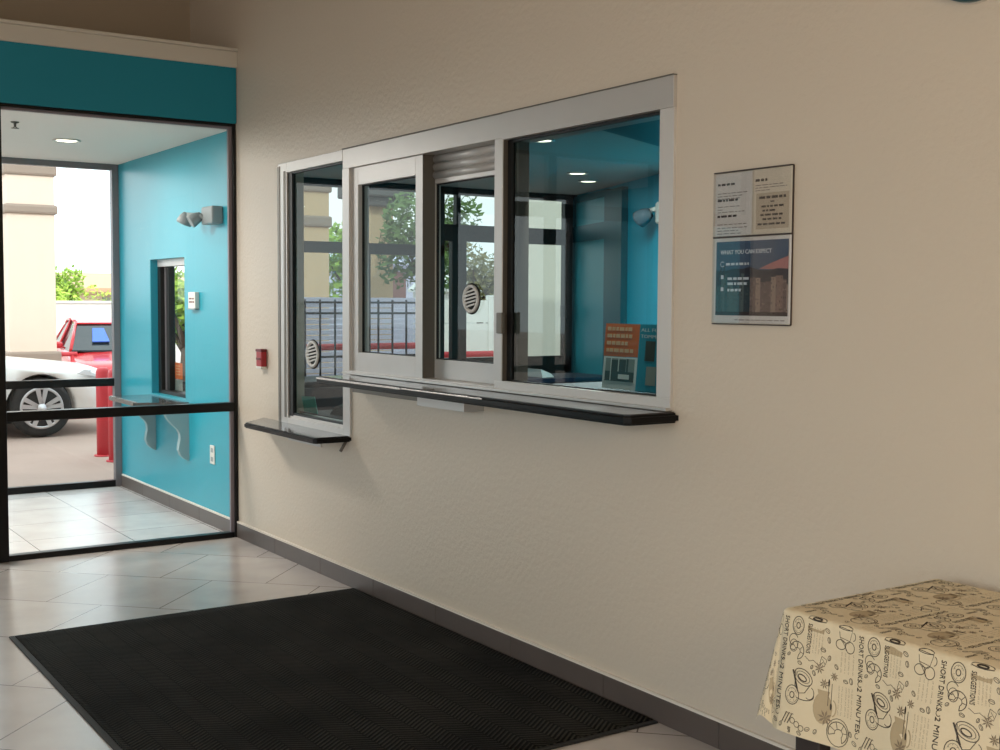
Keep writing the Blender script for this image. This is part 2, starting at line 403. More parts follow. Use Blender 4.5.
part(w1, 'sill_rail', 'alu_light', (FX, .028, 3.06, 4.14, 1.085, 1.126), (FX, T, 4.14, 5.455, 1.083, 1.1))
part(w1, 'sill_track', 'alu', (FX-.02, FX, 3.06, 5.5, 1.083, 1.094))
# fixed pane on the right
part(w1, 'gasket', 'gasket', (.01, .024, 3.132, 4.08, 2.088, 2.1), (.01, .024, 3.132, 4.08, 1.126, 1.131), (.01, .024, 4.045, 4.08, 1.126, 2.1))
part(w1, 'glazing_bead', 'alu_dark', (.024, .034, 4.035, 4.05, 1.132, 2.085))
b = MB(); b.poly([(.017, 3.132, 1.13), (.017, 4.05, 1.13), (.017, 4.05, 2.09), (.017, 3.132, 2.09)]); b.build('fixed_pane', 'tint', w1)
# front sliding sash
def sash(x0, x1, ya, yb, za, zb, st, tp, bt, gx):
    s = part(w1, 'sliding_sash', 'alu', (x0, x1, ya, ya+st, za, zb), (x0, x1, yb-st, yb, za, zb), (x0, x1, ya+st, yb-st, zb-tp, zb), (x0, x1, ya+st, yb-st, za, za+bt))
    g = MB(); e = .0045
    g.box(gx-.004, gx+.008, ya+st, ya+st+e, za+bt, zb-tp); g.box(gx-.004, gx+.008, yb-st-e, yb-st, za+bt, zb-tp)
    g.box(gx-.004, gx+.008, ya+st, yb-st, zb-tp-e, zb-tp); g.box(gx-.004, gx+.008, ya+st, yb-st, za+bt, za+bt+e); g.build('gasket', 'gasket', s)
    g = MB(); g.poly([(gx, ya+st, za+bt), (gx, yb-st, za+bt), (gx, yb-st, zb-tp), (gx, ya+st, zb-tp)]); g.build('pane', 'tint', s)
    return s
sash(.004, .05, 4.752, 5.455, 1.098, 2.108, .066, .088, .095, .03)
part(w1, 'sash_return', 'alu_shade', (.003, .066, 4.749, 4.753, 1.098, 2.108), bev=0)  # thin dark overlay that paints the shaded end of the sash
s2 = sash(.066, .10, 4.15, 4.80, 1.10, 2.0, .045, .02, .085, .082)
# rolled shutter box over the second sash
b = MB()
for k in range(3):
    z = 2.0+.036*k; b.tube((.074, 4.14, z+.018), (.074, 4.75, z+.018), .020, None, None, 14)
b.box(.07, .11, 4.14, 4.75, 1.992, 2.108); b.build('roller_shutter', 'alu', w1)
part(w1, 'latch', 'alu_dark', (-.03, FX, 4.06, 4.10, 1.32, 1.405), bev=.004)
def grille(parent, x, y, z, ry, rz):
    b = MB()
    b.lathe([(.76, 0), (1, 0), (1, .010), (.95, .014), (.8, .013), (.76, .006), (.76, 0)], (x, y, z), (-1, 0, 0), None, 40, (ry, rz), False)
    for k in range(-2, 3):
        w = math.sqrt(max(0, 1-(k/3)**2))*.80
        b.prism([(x-.008, y-ry*w, z+rz*(k*.25+.08)), (x-.008, y+ry*w, z+rz*(k*.25-.16)), (x-.008, y+ry*w, z+rz*(k*.25-.04)), (x-.008, y-ry*w, z+rz*(k*.25+.2))], (-.006, 0, 0))
    o = b.build('speaking_grille', 'grille', parent)
    b = MB(); b.lathe([(.0, 0), (1.1, 0), (1.1, .003), (.0, .004)], (x-.0005, y, z), (-1, 0, 0), None, 32, (ry, rz)); b.build('grille_backing', 'gasket', o)
grille(w1, .075, 4.445, 1.461, .062, .062)

# ------------------------------------------------------------------ low window at the left
w2 = thing('window_2', 'narrow low silver framed pane beside the wide service window', 'service window', (0, 5.9, .775), kind='structure')
part(w2, 'frame', 'alu', (FX, .0, 6.215, 6.335, .765, 2.205), (FX, .0, 5.53, 6.215, 2.15, 2.205), (FX, .1, 5.45, 5.53, .765, 1.083), (FX-.001, .1, 5.455, 5.53, 1.083, 2.108))
part(w2, 'frame_groove', 'alu_dark', (FX-.003, FX, 6.305, 6.337, .765, 2.19), (FX-.003, FX, 6.232, 6.256, .8, 2.16))
part(w2, 'sill_rail', 'alu_light', (FX, .1, 5.53, 6.215, .765, .80), (.0, .1, 5.53, 6.215, .8, .818))
part(w2, 'gasket', 'gasket', (-.002, .02, 6.165, 6.235, .81, 2.15), (.0, .02, 5.53, 6.17, 2.14, 2.15), (.0, .02, 5.53, 6.17, .815, .828))
b = MB(); b.poly([(.012, 5.53, .825), (.012, 6.18, .825), (.012, 6.18, 2.145), (.012, 5.53, 2.145)]); b.build('pane', 'tint', w2)
grille(w2, .011, 5.925, 1.163, .075, .072)

# ------------------------------------------------------------------ counters
ct = thing('counter', 'long black service counter with a bright front edge under the wide window', 'counter', (-.1, 4.2, 1.04))
pts = [(0, 3.03), (-.205, 3.03), (-.225, 3.05), (-.225, 5.385), (-.205, 5.40), (0, 5.40)]
b = MB(); b.prism([(x, y, 1.045) for x, y in pts], (0, 0, .034))
bmesh.ops.bevel(b.bm, geom=[e for e in b.bm.edges if abs(e.verts[0].co.z-e.verts[1].co.z) < .001], offset=.008, segments=3, affect='EDGES')
b.build('counter_top', 'black_lam', ct)
b = MB(); b.prism([(x*.93-.002, 3.05+(y-3.03)*.985, 1.079) for x, y in pts], (0, 0, .0025)); b.build('top_sheet', 'grey_lam', ct)
part(ct, 'bright_edge', 'steel', (-.2275, -.222, 4.55, 5.385, 1.068, 1.077), (-.2275, -.222, 3.9, 4.54, 1.071, 1.077), bev=.001)  # thin bright strips standing in for the highlight along the front edge
part(ct, 'support_bracket', 'alu', (-.10, -.09, 4.23, 4.62, .99, 1.045), (-.09, 0, 4.23, 4.235, .99, 1.045))
part(ct, 'support_rail', 'alu_dark', (-.05, 0, 4.62, 5.35, 1.0, 1.045))
ct2 = thing('counter', 'short low black shelf under the narrow left pane', 'counter', (-.08, 5.95, .73))
pts = [(0, 5.46), (-.19, 5.46), (-.205, 5.475), (-.205, 6.37), (-.19, 6.385), (0, 6.6)]
b = MB(); b.prism([(x, y, .738) for x, y in pts], (0, 0, .028))
bmesh.ops.bevel(b.bm, geom=[e for e in b.bm.edges if abs(e.verts[0].co.z-e.verts[1].co.z) < .001], offset=.006, segments=2, affect='EDGES')
b.build('counter_top', 'black_lam', ct2)
b = MB(); b.prism([(x*.92-.002, 5.475+(y-5.46)*.97, .766) for x, y in pts], (0, 0, .002)); b.build('top_sheet', 'grey_lam', ct2)
part(ct2, 'support_bracket', 'alu', (-.15, -.14, 5.5, 5.9, .715, .738))
b = MB(); b.tube((-.018, 5.482, .74), (-.05, 5.482, .69), .008); b.build('brace', 'alu_dark', ct2)

# ------------------------------------------------------------------ wall fittings in the lobby
fa = thing('fire_alarm_box', 'small red wall-mounted alarm box with white base strip beside the glass partition', 'fire alarm', (0, 6.58, 1.1))
part(fa, 'housing', 'red', (-.035, 0, 6.53, 6.61, 1.065, 1.155), bev=.006)
part(fa, 'cap', 'red_dark', (-.038, 0, 6.527, 6.613, 1.152, 1.168), bev=.004)
part(fa, 'pull_bar', 'red_dark', (-.04, -.035, 6.54, 6.60, 1.105, 1.118), bev=.002)
part(fa, 'base_strip', 'white_plastic', (-.036, 0, 6.531, 6.609, 1.053, 1.068), bev=.003)

pq = thing('wall_plaque', 'round dark teal plaque with pale rim high on the beige wall', 'plaque', (0, 1.93, 2.366))
b = MB(); b.lathe([(0, 0), (.1505, 0), (.1505, .005), (.148, .006), (0, .006)], (0, 1.93, 2.366), (-1, 0, 0), None, 48); b.build('rim', 'white_trim', pq)
b = MB(); b.lathe([(0, .006), (.1475, .006), (.147, .026), (.142, .032), (0, .036)], (0, 1.93, 2.366), (-1, 0, 0), None, 48); b.build('disc', 'teal_frame', pq)

# notice holder ------------------------------------------------
nh = thing('notice_holder', 'clear wall notice holder with two white sheets above a dark blue city poster', 'notice board', (0, 2.71, 1.62))
Y0, Y1, Z0, Z1, ZM = 2.535, 2.863, 1.384, 1.862, 1.658
part(nh, 'backing', 'paper_cream', (-.008, -.002, Y0, Y1, Z0, Z1))
M['holder'] = mat('dark brown holder edge', (70, 60, 58), .5)
part(nh, 'holder_edge', 'holder', (-.0165, -.002, Y0, Y1, Z1-.002, Z1+.002), (-.0165, -.002, Y0, Y1, ZM-.003, ZM+.002), (-.0165, -.002, Y0, Y1, Z0-.003, Z0), (-.009, -.002, Y0-.0015, Y0, Z0, Z1))
def yz(u, v, x): return (x, Y1-u, v)       # u metres from the left edge of the sheet
def rect(b, u0, u1, v0, v1, x, m): b.poly([yz(u0, v0, x), yz(u1, v0, x), yz(u1, v1, x), yz(u0, v1, x)], m)
def words(b, u0, u1, v, h, x, m, rnd):
    u = u0
    while u < u1-.004:
        w = min(rnd.uniform(.008, .026), u1-u); rect(b, u, u+w, v, v+h, x, m); u += w+.0045
def line(b, s, u, v, size, x, m, squeeze=None):
    fs, w = text_polys(s, size); k = 1 if squeeze is None else squeeze/w
    for f in fs: b.poly([yz(u+p*k, v+q, x) for p, q in f], m)
rn = random.Random(3)
b = MB(); rect(b, .004, .165, ZM+.004, Z1-.004, -.010, 'paper')
for v, w in ((1.832, .075), (1.782, .09), (1.732, .085)): words(b, .014, .014+w, v-.012, .007, -.0106, 'ink', rn)
for v, w in ((1.806, .13), (1.797, .11), (1.789, .1), (1.764, .1), (1.755, .03), (1.747, .12), (1.708, .13), (1.697, .13), (1.688, .1), (1.679, .11), (1.67, .06)): words(b, .014, .014+w, v-.012, .003, -.0106, 'ink_grey', rn)
b.build('left_sheet', None, nh, fix=False)
b = MB(); rect(b, .172, .328, ZM+.004, Z1-.004, -.010, 'paper_cream')
words(b, .178, .235, 1.822, .008, -.0106, 'ink', rn)
for v, w in ((1.812, .12), (1.804, .13), (1.796, .06)): words(b, .178, .178+w, v-.003, .003, -.0106, 'ink_grey', rn)
rect(b, .182, .318, 1.676, 1.786, -.0105, 'paper_tan')
words(b, .195, .308, 1.768, .008, -.0111, 'ink', rn)
rect(b, .242, .258, 1.757, 1.761, -.0111, 'ink')
for v, a, c in ((1.742, .205, .296), (1.729, .21, .27), (1.716, .202, .298), (1.703, .21, .288), (1.688, .19, .31)): words(b, a, c, v, .006, -.0111, 'ink', rn)
b.build('right_sheet', None, nh, fix=False)
# lower poster: printed sky, ridge and town
def sky_print():
    m = bpy.data.materials.new('poster sky print'); m.use_nodes = True; nt = m.node_tree; bs = nt.nodes['Principled BSDF']; L = nt.links.new
    tc = nt.nodes.new('ShaderNodeTexCoord'); sp = nt.nodes.new('ShaderNodeSeparateXYZ'); L(tc.outputs['Object'], sp.inputs[0])
    ma = nt.nodes.new('ShaderNodeMapRange'); ma.inputs['From Min'].default_value = .15; ma.inputs['From Max'].default_value = -.15; L(sp.outputs['Y'], ma.inputs['Value'])
    r = nt.nodes.new('ShaderNodeValToRGB'); e = r.color_ramp.elements
    e[0].position = 0; e[0].color = (*lin((70, 92, 118)), 1); e[1].position = 1; e[1].color = (*lin((134, 104, 116)), 1)
    q = e.new(.5); q.color = (*lin((88, 96, 122)), 1)
    L(ma.outputs[0], r.inputs[0]); L(r.outputs[0], bs.inputs['Base Color']); bs.inputs['Roughness'].default_value = .3
    return m
M['sky_print'] = sky_print()
for k, c in dict(ps_pink=(176, 120, 118), ps_ridge=(48, 50, 62), ps_b1=(46, 62, 72), ps_b2=(66, 84, 88), ps_b3=(84, 98, 98), ps_b4=(134, 112, 104), ps_b5=(158, 138, 126), ps_b6=(110, 92, 90), ps_b7=(58, 46, 46), ps_txt=(215, 222, 230)).items(): M[k] = mat('poster '+k, c, .3)
b = MB(); rect(b, .003, .330, Z0+.003, ZM-.004, -.010, 'paper'); b.build('poster_border', None, nh, fix=False)
pz0, pz1 = Z0+.026, ZM-.015; pu0, pu1 = .012, .32
b = MB()
rect(b, pu0, pu1, pz0, pz1, -.0105, 'sky_print')
b.poly([yz(.2, 1.555, -.0108), yz(pu1, 1.55, -.0108), yz(pu1, 1.592, -.0108), yz(.25, 1.572, -.0108)], 'ps_pink')
b.poly([yz(u, v, -.0111) for u, v in ((pu0, pz0), (pu1, pz0), (pu1, 1.553), (.28, 1.556), (.24, 1.550), (.2, 1.552), (.16, 1.562), (.13, 1.556), (.09, 1.558), (.05, 1.55), (pu0, 1.553))], 'ps_ridge')
u = pu0; k = 0
while u < pu1-.004:
    w = min(rn.uniform(.012, .03), pu1-u); top = 1.535+rn.uniform(-.045, .008)
    left = u < .15
    m = rn.choice(['ps_b1', 'ps_b2', 'ps_b3'] if left else ['ps_b4', 'ps_b5', 'ps_b6'])
    rect(b, u, u+w, pz0, top, -.0114, m)
    for q in range(int((top-pz0)/.012)-1):
        for c in range(max(1, int(w/.007))):
            if rn.random() < .6: rect(b, u+.0015+c*.007, u+.005+c*.007, top-.009-q*.012, top-.004-q*.012, -.0117, rn.choice(['ps_b1', 'ps_b7', 'ps_b3'] if left else ['ps_b7', 'ps_b6', 'ps_b5']))
    u += w; k += 1
rect(b, pu0, pu1, pz0, pz0+.012, -.0119, 'ps_b7')
# two black spires at the left
for cu in (.036, .05): b.poly([yz(cu-.004, 1.53, -.012), yz(cu+.004, 1.53, -.012), yz(cu+.0025, 1.56, -.012), yz(cu, 1.575, -.012), yz(cu-.0025, 1.56, -.012)], 'ps_b7')
b.build('poster_picture', None, nh, fix=False)
b = MB()
for o_ in (0, .0008, .0016): line(b, 'WHAT YOU CAN EXPECT', .032+o_, 1.603, .019, -.0125-o_*.01, 'ps_txt', .22)
for t in range(14):
    a0, a1 = .6+t*.36, .6+(t+1)*.36
    b.poly([yz(.042+.009*math.cos(a0), 1.572+.009*math.sin(a0), -.0125), yz(.042+.009*math.cos(a1), 1.572+.009*math.sin(a1), -.0125), yz(.042+.007*math.cos(a1), 1.572+.007*math.sin(a1), -.0125), yz(.042+.007*math.cos(a0), 1.572+.007*math.sin(a0), -.0125)], 'ps_txt')
b.build('poster_title', None, nh, fix=False)
for v, a, c, h_, m_ in ((1.568, .058, .158, .0075, 'ps_txt'), (1.522, .066, .16, .008, 'ps_txt'), (1.506, .066, .15, .008, 'ps_txt'), (1.486, .066, .13, .008, 'ps_txt'), (1.525, .036, .048, .012, 'ps_txt'), (1.487, .036, .048, .012, 'ps_txt'), (Z0+.011, .1, .31, .003, 'ink_grey')):
    b = MB(); words(b, a, c, v, h_, -.0125, m_, rn); b.build('poster_lettering', None, nh, fix=False)
b = MB(); b.box(-.0165, -.0145, Y0, Y1, Z0, Z1); b.build('clear_cover', 'acrylic', nh)

# ------------------------------------------------------------------ entrance mat
def mat_ribbed():
    m = bpy.data.materials.new('ribbed herringbone carpet'); m.use_nodes = True; nt = m.node_tree; bs = nt.nodes['Principled BSDF']; L = nt.links.new
    def math_(op, a, b=None):
        n = nt.nodes.new('ShaderNodeMath'); n.operation = op
        for i, v in enumerate((a, b)):
            if v is None: continue
            if isinstance(v, (int, float)): n.inputs[i].default_value = v
            else: L(v, n.inputs[i])
        return n.outputs[0]
    tc = nt.nodes.new('ShaderNodeTexCoord'); sp = nt.nodes.new('ShaderNodeSeparateXYZ'); L(tc.outputs['Object'], sp.inputs[0])
    x, y = sp.outputs['X'], sp.outputs['Y']
    zig = math_('PINGPONG', x, .085)                       # herringbone: the ribs change direction every 75 mm
    ph = math_('ADD', y, math_('MULTIPLY', zig, .75))
    rib = math_('PINGPONG', ph, .0105); rib = math_('DIVIDE', rib, .0105)
    nz = nt.nodes.new('ShaderNodeTexNoise'); nz.inputs['Scale'].default_value = 260; nz.inputs['Detail'].default_value = 2; L(tc.outputs['Object'], nz.inputs['Vector'])
    edge = math_('PINGPONG', x, .0425); edge = math_('GREATER_THAN', edge, .0015)
    h = math_('MULTIPLY', rib, edge); h2 = math_('ADD', h, math_('MULTIPLY', nz.outputs['Fac'], .8))
    r = nt.nodes.new('ShaderNodeValToRGB'); e = r.color_ramp.elements
    e[0].position = .55; e[0].color = (*lin((4, 4, 4)), 1); e[1].position = 1.0; e[1].color = (*lin((60, 58, 52)), 1)
    wn = nt.nodes.new('ShaderNodeTexNoise'); wn.inputs['Scale'].default_value = 2.2; wn.inputs['Detail'].default_value = 4; L(tc.outputs['Object'], wn.inputs['Vector'])
    L(math_('MULTIPLY', h2, math_('ADD', math_('MULTIPLY', wn.outputs['Fac'], .7), .38)), r.inputs[0]); L(r.outputs[0], bs.inputs['Base Color'])
    bs.inputs['Roughness'].default_value = .95; bs.inputs['Specular IOR Level'].default_value = .15
    bp = nt.nodes.new('ShaderNodeBump'); bp.inputs['Strength'].default_value = .8; bp.inputs['Distance'].default_value = .004; L(h2, bp.inputs['Height']); L(bp.outputs['Normal'], bs.inputs['Normal'])
    return m
mt = thing('entrance_mat', 'large black ribbed entrance mat lying along the beige wall', 'floor mat', (-.85, 4.2, 0))
mx0, mx1, my0, my1 = -1.662, -.018, 3.09, 5.40
b = MB(); b.box(mx0, mx1, my0, my1, 0, .007, None, .003); b.build('rubber_border', 'rubber', mt)
b = MB()
nx, ny = 70, 30; rw = random.Random(5)
G = []
for j in range(ny+1):
    row = []
    for i in range(nx+1):
        x = mx0+.022+(mx1-mx0-.03)*i/nx; y = my0+.022+(my1-my0-.044)*j/ny
        e = 0
        row.append(b.bm.verts.new((x, y, .0105+rw.uniform(-.0006, .0006)+e)))
    G.append(row)
for j in range(ny):
    for i in range(nx): b.bm.faces.new((G[j][i], G[j][i+1], G[j+1][i+1], G[j+1][i])).smooth = True
rim = [G[0][i] for i in range(nx+1)]+[G[j][nx] for j in range(1, ny+1)]+[G[ny][i] for i in range(nx-1, -1, -1)]+[G[j][0] for j in range(ny-1, 0, -1)]
lo = [b.bm.verts.new((v.co.x, v.co.y, .004)) for v in rim]
for k in range(len(rim)): b.bm.faces.new((rim[k], lo[k], lo[(k+1) % len(rim)], rim[(k+1) % len(rim)]))
b.build('carpet', mat_ribbed(), mt)

# ------------------------------------------------------------------ table and its printed cloth
tx0, tx1, ty0, ty1, tz = -.625, -.07, .62, 1.95, .735
tb = thing('table', 'narrow folding table under the printed cloth against the beige wall', 'table', ((tx0+tx1)/2, (ty0+ty1)/2, 0))
M['table_leg'] = mat('brown grey metal leg', (52, 44, 42), .5); M['table_top'] = mat('grey table top', (150, 146, 140), .6)
part(tb, 'table_top', 'table_top', (tx0, tx1, ty0, ty1, tz-.035, tz-.002), bev=.006)
for x in (tx0+.025, tx1-.065):
    for y in (ty0+.05, ty1-.08):
        part(tb, 'leg', 'table_leg', (x, x+.04, y, y+.075, 0, tz-.035), bev=.004)
part(tb, 'stretcher', 'table_leg', (tx0+.06, tx1-.06, ty1-.11, ty1-.08, .2, .23), bev=.003)
part(tb, 'stretcher', 'table_leg', (tx0+.06, tx1-.06, ty0+.07, ty0+.1, .2, .23), bev=.003)

M['cloth'] = mat('printed oilcloth', (226, 210, 178), .55, bump=.15, bscale=30)
M['print_dark'] = mat('cloth print dark', (66, 56, 46), .6)
M['print_mid'] = mat('cloth print taupe', (140, 122, 98), .6)
M['print_tan'] = mat('cloth print tan', (186, 166, 132), .6)
HANG = .285
def drape(u, v, off=0.):
    """cloth position: u along the table toward the camera from its far end, v from the wall edge outward (metres on the cloth)"""
    W = tx1-tx0
    du = max(0., -u); dv = max(0., v-W)
    uu_ = max(0., u); vv = min(v, W)
    R = .012
    x, y, z = tx1-vv, ty1-uu_, tz
    if du == 0 and dv == 0: return Vector((x, y, z+off))
    r = math.hypot(du, dv); phi = math.atan2(dv, du)            # 0 = end of table, 90 = front
    fl = .09+.13*math.sin(2*phi)**2
    r = r if r < .15 else min(r, .15+(r-.15)*(1-.45*math.sin(2*phi)**2))
    wav = .012*math.sin(u*17+1)*min(1, dv/.2) if du == 0 else 0
    bend = min(r, R*1.57)
    if r < R*1.57:
        a = r/R; out = R*math.sin(a); drop = R*(1-math.cos(a))
    else:
        rest = r-R*1.57; out = R+rest*fl; drop = R+rest*math.sqrt(1-fl*fl)
    out += wav
    # one soft fold running down the corner
    d3 = Vector((-math.sin(phi), math.cos(phi), 0))
    n = Vector((d3.x, d3.y, .15)).normalized()
    return Vector((x, y, z))+d3*out-Vector((0, 0, drop))+(n*off if r > .008 else Vector((0, 0, off)))
W = tx1-tx0; Ltab = ty1-ty0
us = [-HANG+HANG*k/26 for k in range(26)]+[-.018, -.012, -.006]+[Ltab*k/60 for k in range(61)]
vs = [W*k/16 for k in range(17)]+[W+.006, W+.012, W+.018]+[W+HANG*k/26 for k in range(2, 27)]
us = sorted(set(round(q, 5) for q in us)); vs = sorted(set(round(q, 5) for q in vs))
b = MB()
i0 = b.mi('cloth')
GV = [[b.bm.verts.new(drape(u, v)) for v in vs] for u in us]
for i in range(len(us)-1):
    for j in range(len(vs)-1):
        f = b.bm.faces.new((GV[i][j], GV[i][j+1], GV[i+1][j+1], GV[i+1][j])); f.smooth = True; f.material_index = i0
# --- print: strokes in pattern space (a to the right, b downward, metres), mapped onto the cloth
strokes = []; fills = []
def st(pts, w=.0011, m='print_dark'): strokes.append((pts, w, m))
def ell(cx, cy, rx, ry, a0=0, a1=2*PI, rot=0, n=18):
    P = []
    for k in range(n+1):
        t = a0+(a1-a0)*k/n; x, y = rx*math.cos(t), ry*math.sin(t)
        P.append((cx+x*math.cos(rot)-y*math.sin(rot), cy+x*math.sin(rot)+y*math.cos(rot)))
    return P
def donut(cx, cy, r, q=1.):
    st(ell(cx, cy, r, r*q), .0018); st(ell(cx, cy, r*.32, r*.32*q), .0022); st(ell(cx, cy, r*.82, r*.8*q, .3, 2.8), .0008); st(ell(cx, cy, r*.7, r*.72*q, 3.4, 5.9), .0008)
    for k in range(7): t = k*.9; st([(cx+r*.55*math.cos(t), cy+r*.55*q*math.sin(t)), (cx+r*.66*math.cos(t+.1), cy+r*.66*q*math.sin(t+.1))], .0009)
def croissant(cx, cy, s, rot=0):
    c, n = math.cos(rot), math.sin(rot)
    def R(p): return (cx+(p[0]*c-p[1]*n)*s, cy+(p[0]*n+p[1]*c)*s)
    outer = [R((math.cos(t), math.sin(t))) for t in [PI*.85+PI*1.45*k/16 for k in range(17)]]
    inner = [R((.1+.42*math.cos(t), .05+.40*math.sin(t))) for t in [PI*.9+PI*1.3*k/12 for k in range(13)]]
    st(outer, .0018); st(inner, .0014); st([outer[0], inner[0]], .0016); st([outer[-1], inner[-1]], .0016)
    for k in (3, 6, 9, 12): st([outer[k], inner[min(12, int(k*.8))]], .0013)
def bean(cx, cy, s, rot): st(ell(cx, cy, s, s*.6, 0, 2*PI, rot, 12), .0012); st([(cx-s*.8*math.cos(rot), cy-s*.8*math.sin(rot)), (cx+s*.15*math.sin(rot), cy-s*.15*math.cos(rot)), (cx+s*.8*math.cos(rot), cy+s*.8*math.sin(rot))], .001)
def anise(cx, cy, s):
    for k in range(8):
        t = k*PI/4+.2; fills.append(([(cx, cy), (cx+s*.6*math.cos(t-.25), cy+s*.6*math.sin(t-.25)), (cx+s*math.cos(t), cy+s*math.sin(t)), (cx+s*.6*math.cos(t+.25), cy+s*.6*math.sin(t+.25))], 'print_mid'))
        st([(cx, cy), (cx+s*math.cos(t), cy+s*math.sin(t))], .0008)
def script(cx, b0, b1, rnd, w=.004):                          # a column of small handwriting running down
    y = b0
    while y < b1:
        e = min(b1, y+rnd.uniform(.006, .014)); P = []; k = 0
        while y < e: P.append((cx+(w/2 if k % 2 else -w/2)*rnd.uniform(.4, 1), y)); y += .0011; k += 1
        if len(P) > 1: st(P, .0006, 'print_mid')
        y += .0025
TX = []
def vtext(s, cx, b0, b1, size):
    fs, w = text_polys(s, size); k = (b1-b0)/w
    for o_ in (0, .0009):
        for f in fs: fills.append(([(cx-size*.36+q+o_, b0+p*k) for p, q in f], 'print_dark'))
PA, PB = .212, .305
rs = random.Random(11)
# jug and teapot pair
st([(.05, .012), (.055, .036), (.082, .040), (.088, .016), (.05, .012)], .0014); st(ell(.069, .012, .019, .005), .0014); st(ell(.091, .028, .006, .009, -1.6, 1.6), .0014); st([(.056, .036), (.06, .044), (.078, .046), (.082, .040)], .0012)
st(ell(.058, .052, .013, .011), .0016); st(ell(.083, .054, .012, .013), .0016); st([(.062, .044), (.075, .062)], .0014)
for q in (.062, .072, .082, .094): script(q, .068, .115, rs)
vtext('SHORT DRINKS', .1135, .02, .122, .017)
donut(.148, .036, .0165, 1.25)
st(ell(.139, .07, .013, .013, 1.5, 5.8), .0016); croissant(.152, .092, .02, .4); st(ell(.141, .083, .011, .014), .0014)
fills.append((ell(.196, .026, .028, .03), 'print_tan') if False else ([(.172, .012), (.226, .012), (.222, .04), (.176, .04)], 'print_tan'))
st(ell(.2, .010, .026, .0055), .0014); st(ell(.2, .0105, .013, .0028), .0035)
vtext('SUGGESTIONS', .183, .024, .092, .016)
for q in (.196, .204, .212, .220): script(q, .03, .088, rs)
st([(.176, .1), (.19, .108), (.2, .104), (.215, .112), (.226, .103)], .0012); st([(.222, .09), (.236, .096), (.23, .112), (.218, .106), (.222, .09)], .0012); st([(.224, .096), (.231, .106)], .001)
# fork and spoon
for q in (.034, .042): st([(q, .145), (q, .2)], .0013)
fills.append((ell(.034, .145, .0022, .009), 'print_dark')); fills.append((ell(.042, .197, .0025, .008), 'print_dark'))
for q in (.060, .068, .078, .086, .094): script(q, .145, .212, rs)
vtext('2 MINUTES', .1135, .135, .235, .017); st(ell(.1135, .128, .005, .006, .6, 5.2), .0016); st(ell(.1135, .243, .005, .006, .6, 5.2), .0016)
# cup on a saucer with a pastry
st(ell(.178, .148, .026, .017, 0, 2*PI, .35), .0018); st(ell(.178, .148, .019, .011, 0, 2*PI, .35), .0012); st(ell(.176, .150, .012, .006, 0, 2*PI, .35), .0026)
st([(.156, .138), (.158, .17), (.17, .186), (.186, .182), (.2, .16)], .0016); st(ell(.198, .18, .012, .014, -1.2, 2.2), .0014); st(ell(.182, .186, .028, .013, -.2, 2.2), .0018)
st([(.148, .137), (.156, .155), (.166, .178)], .004); donut(.153, .194, .019, 1.15)
# tan teapot with a flower
fills.append((ell(.022, .205, .024, .036), 'print_tan')); fills.append(([(.006, .165), (.038, .165), (.034, .178), (.01, .178)], 'print_tan')); st(ell(.046, .2, .009, .018, -1.5, 1.5), .003, 'print_tan')
anise(.030, .225, .018); anise(.022, .150, .012); anise(.006, .118, .013); anise(.046, .128, .010)
croissant(.064, .250, .024, .1); st(ell(.064, .250, .0275, .031), .0016)
for q in ((.108, .262, .007, .6), (.126, .268, .006, 2.), (.096, .245, .006, 1.2), (.02, .03, .007, .5), (.026, .05, .0065, 1.3), (.012, .075, .007, .2), (.03, .09, .006, 1.8), (.05, .105, .006, .9), (.164, .118, .006, .3), (.13, .105, .005, 2.4), (.09, .128, .007, 1.4), (.076, .132, .006, .2), (.205, .132, .006, 1.1), (.198, .12, .005, 2.), (.2, .262, .007, 2.6), (.18, .276, .006, .5), (.05, .29, .007, 1.), (.008, .262, .006, 2.)): bean(*q)
for k in range(3): st([(.142+k*.008, .236), (.13+k*.008, .262)], .0022); st([(.142+k*.008, .236), (.146+k*.008, .238)], .0012)
for k in range(3): st(ell(.16+k*.012, .252+k*.006, .0065, .0065), .0014)
for q in (.1, .11, .12): script(q, .276, .3, rs)
vtext('ESPRESSO', .152, .268, .303, .010)
# place the tiles
def put(a, bb): return drape(a, bb, .0007)
def inside(a, bb): return -HANG+.003 < a < Ltab-.003 and .002 < bb < W+HANG-.003
mi = {k: b.mi(k) for k in ('print_dark', 'print_mid', 'print_tan')}
va0 = W                                                   # pattern row begins at the front table edge
nskip = 0
for ta in range(-2, int(Ltab/PA)+1):
    for tbk in range(-2, 1):
        oa, ob = ta*PA+.11, va0+tbk*PB
        for poly, m in fills:
            P = [(oa+p, ob+q) for p, q in poly]
            if not all(inside(*p) for p in P): continue
            if max(p[0] for p in P) > .95 : continue
            off = .0005 if m == 'print_tan' else .0008
            try:
                f = b.bm.faces.new([b.bm.verts.new(drape(p[0], p[1], off)) for p in P]); f.material_index = mi[m]
            except ValueError: pass
        for pts, w, m in strokes:
            P = [(oa+p, ob+q) for p, q in pts]
            if max(p[0] for p in P) > .95: continue
            if not all(inside(*p) for p in P): continue
            V = []
            for k in range(len(P)):
                p = P[k]; q0 = P[max(0, k-1)]; q1 = P[min(len(P)-1, k+1)]
                tx, ty = q1[0]-q0[0], q1[1]-q0[1]; l = math.hypot(tx, ty) or 1
                nx_, ny_ = -ty/l*w/2, tx/l*w/2
                V.append((b.bm.verts.new(put(p[0]+nx_, p[1]+ny_)), b.bm.verts.new(put(p[0]-nx_, p[1]-ny_))))
            for k in range(len(V)-1):
                f = b.bm.faces.new((V[k][0], V[k][1], V[k+1][1], V[k+1][0])); f.material_index = mi[m]
cl = b.build('tablecloth', None, None, fix=False)
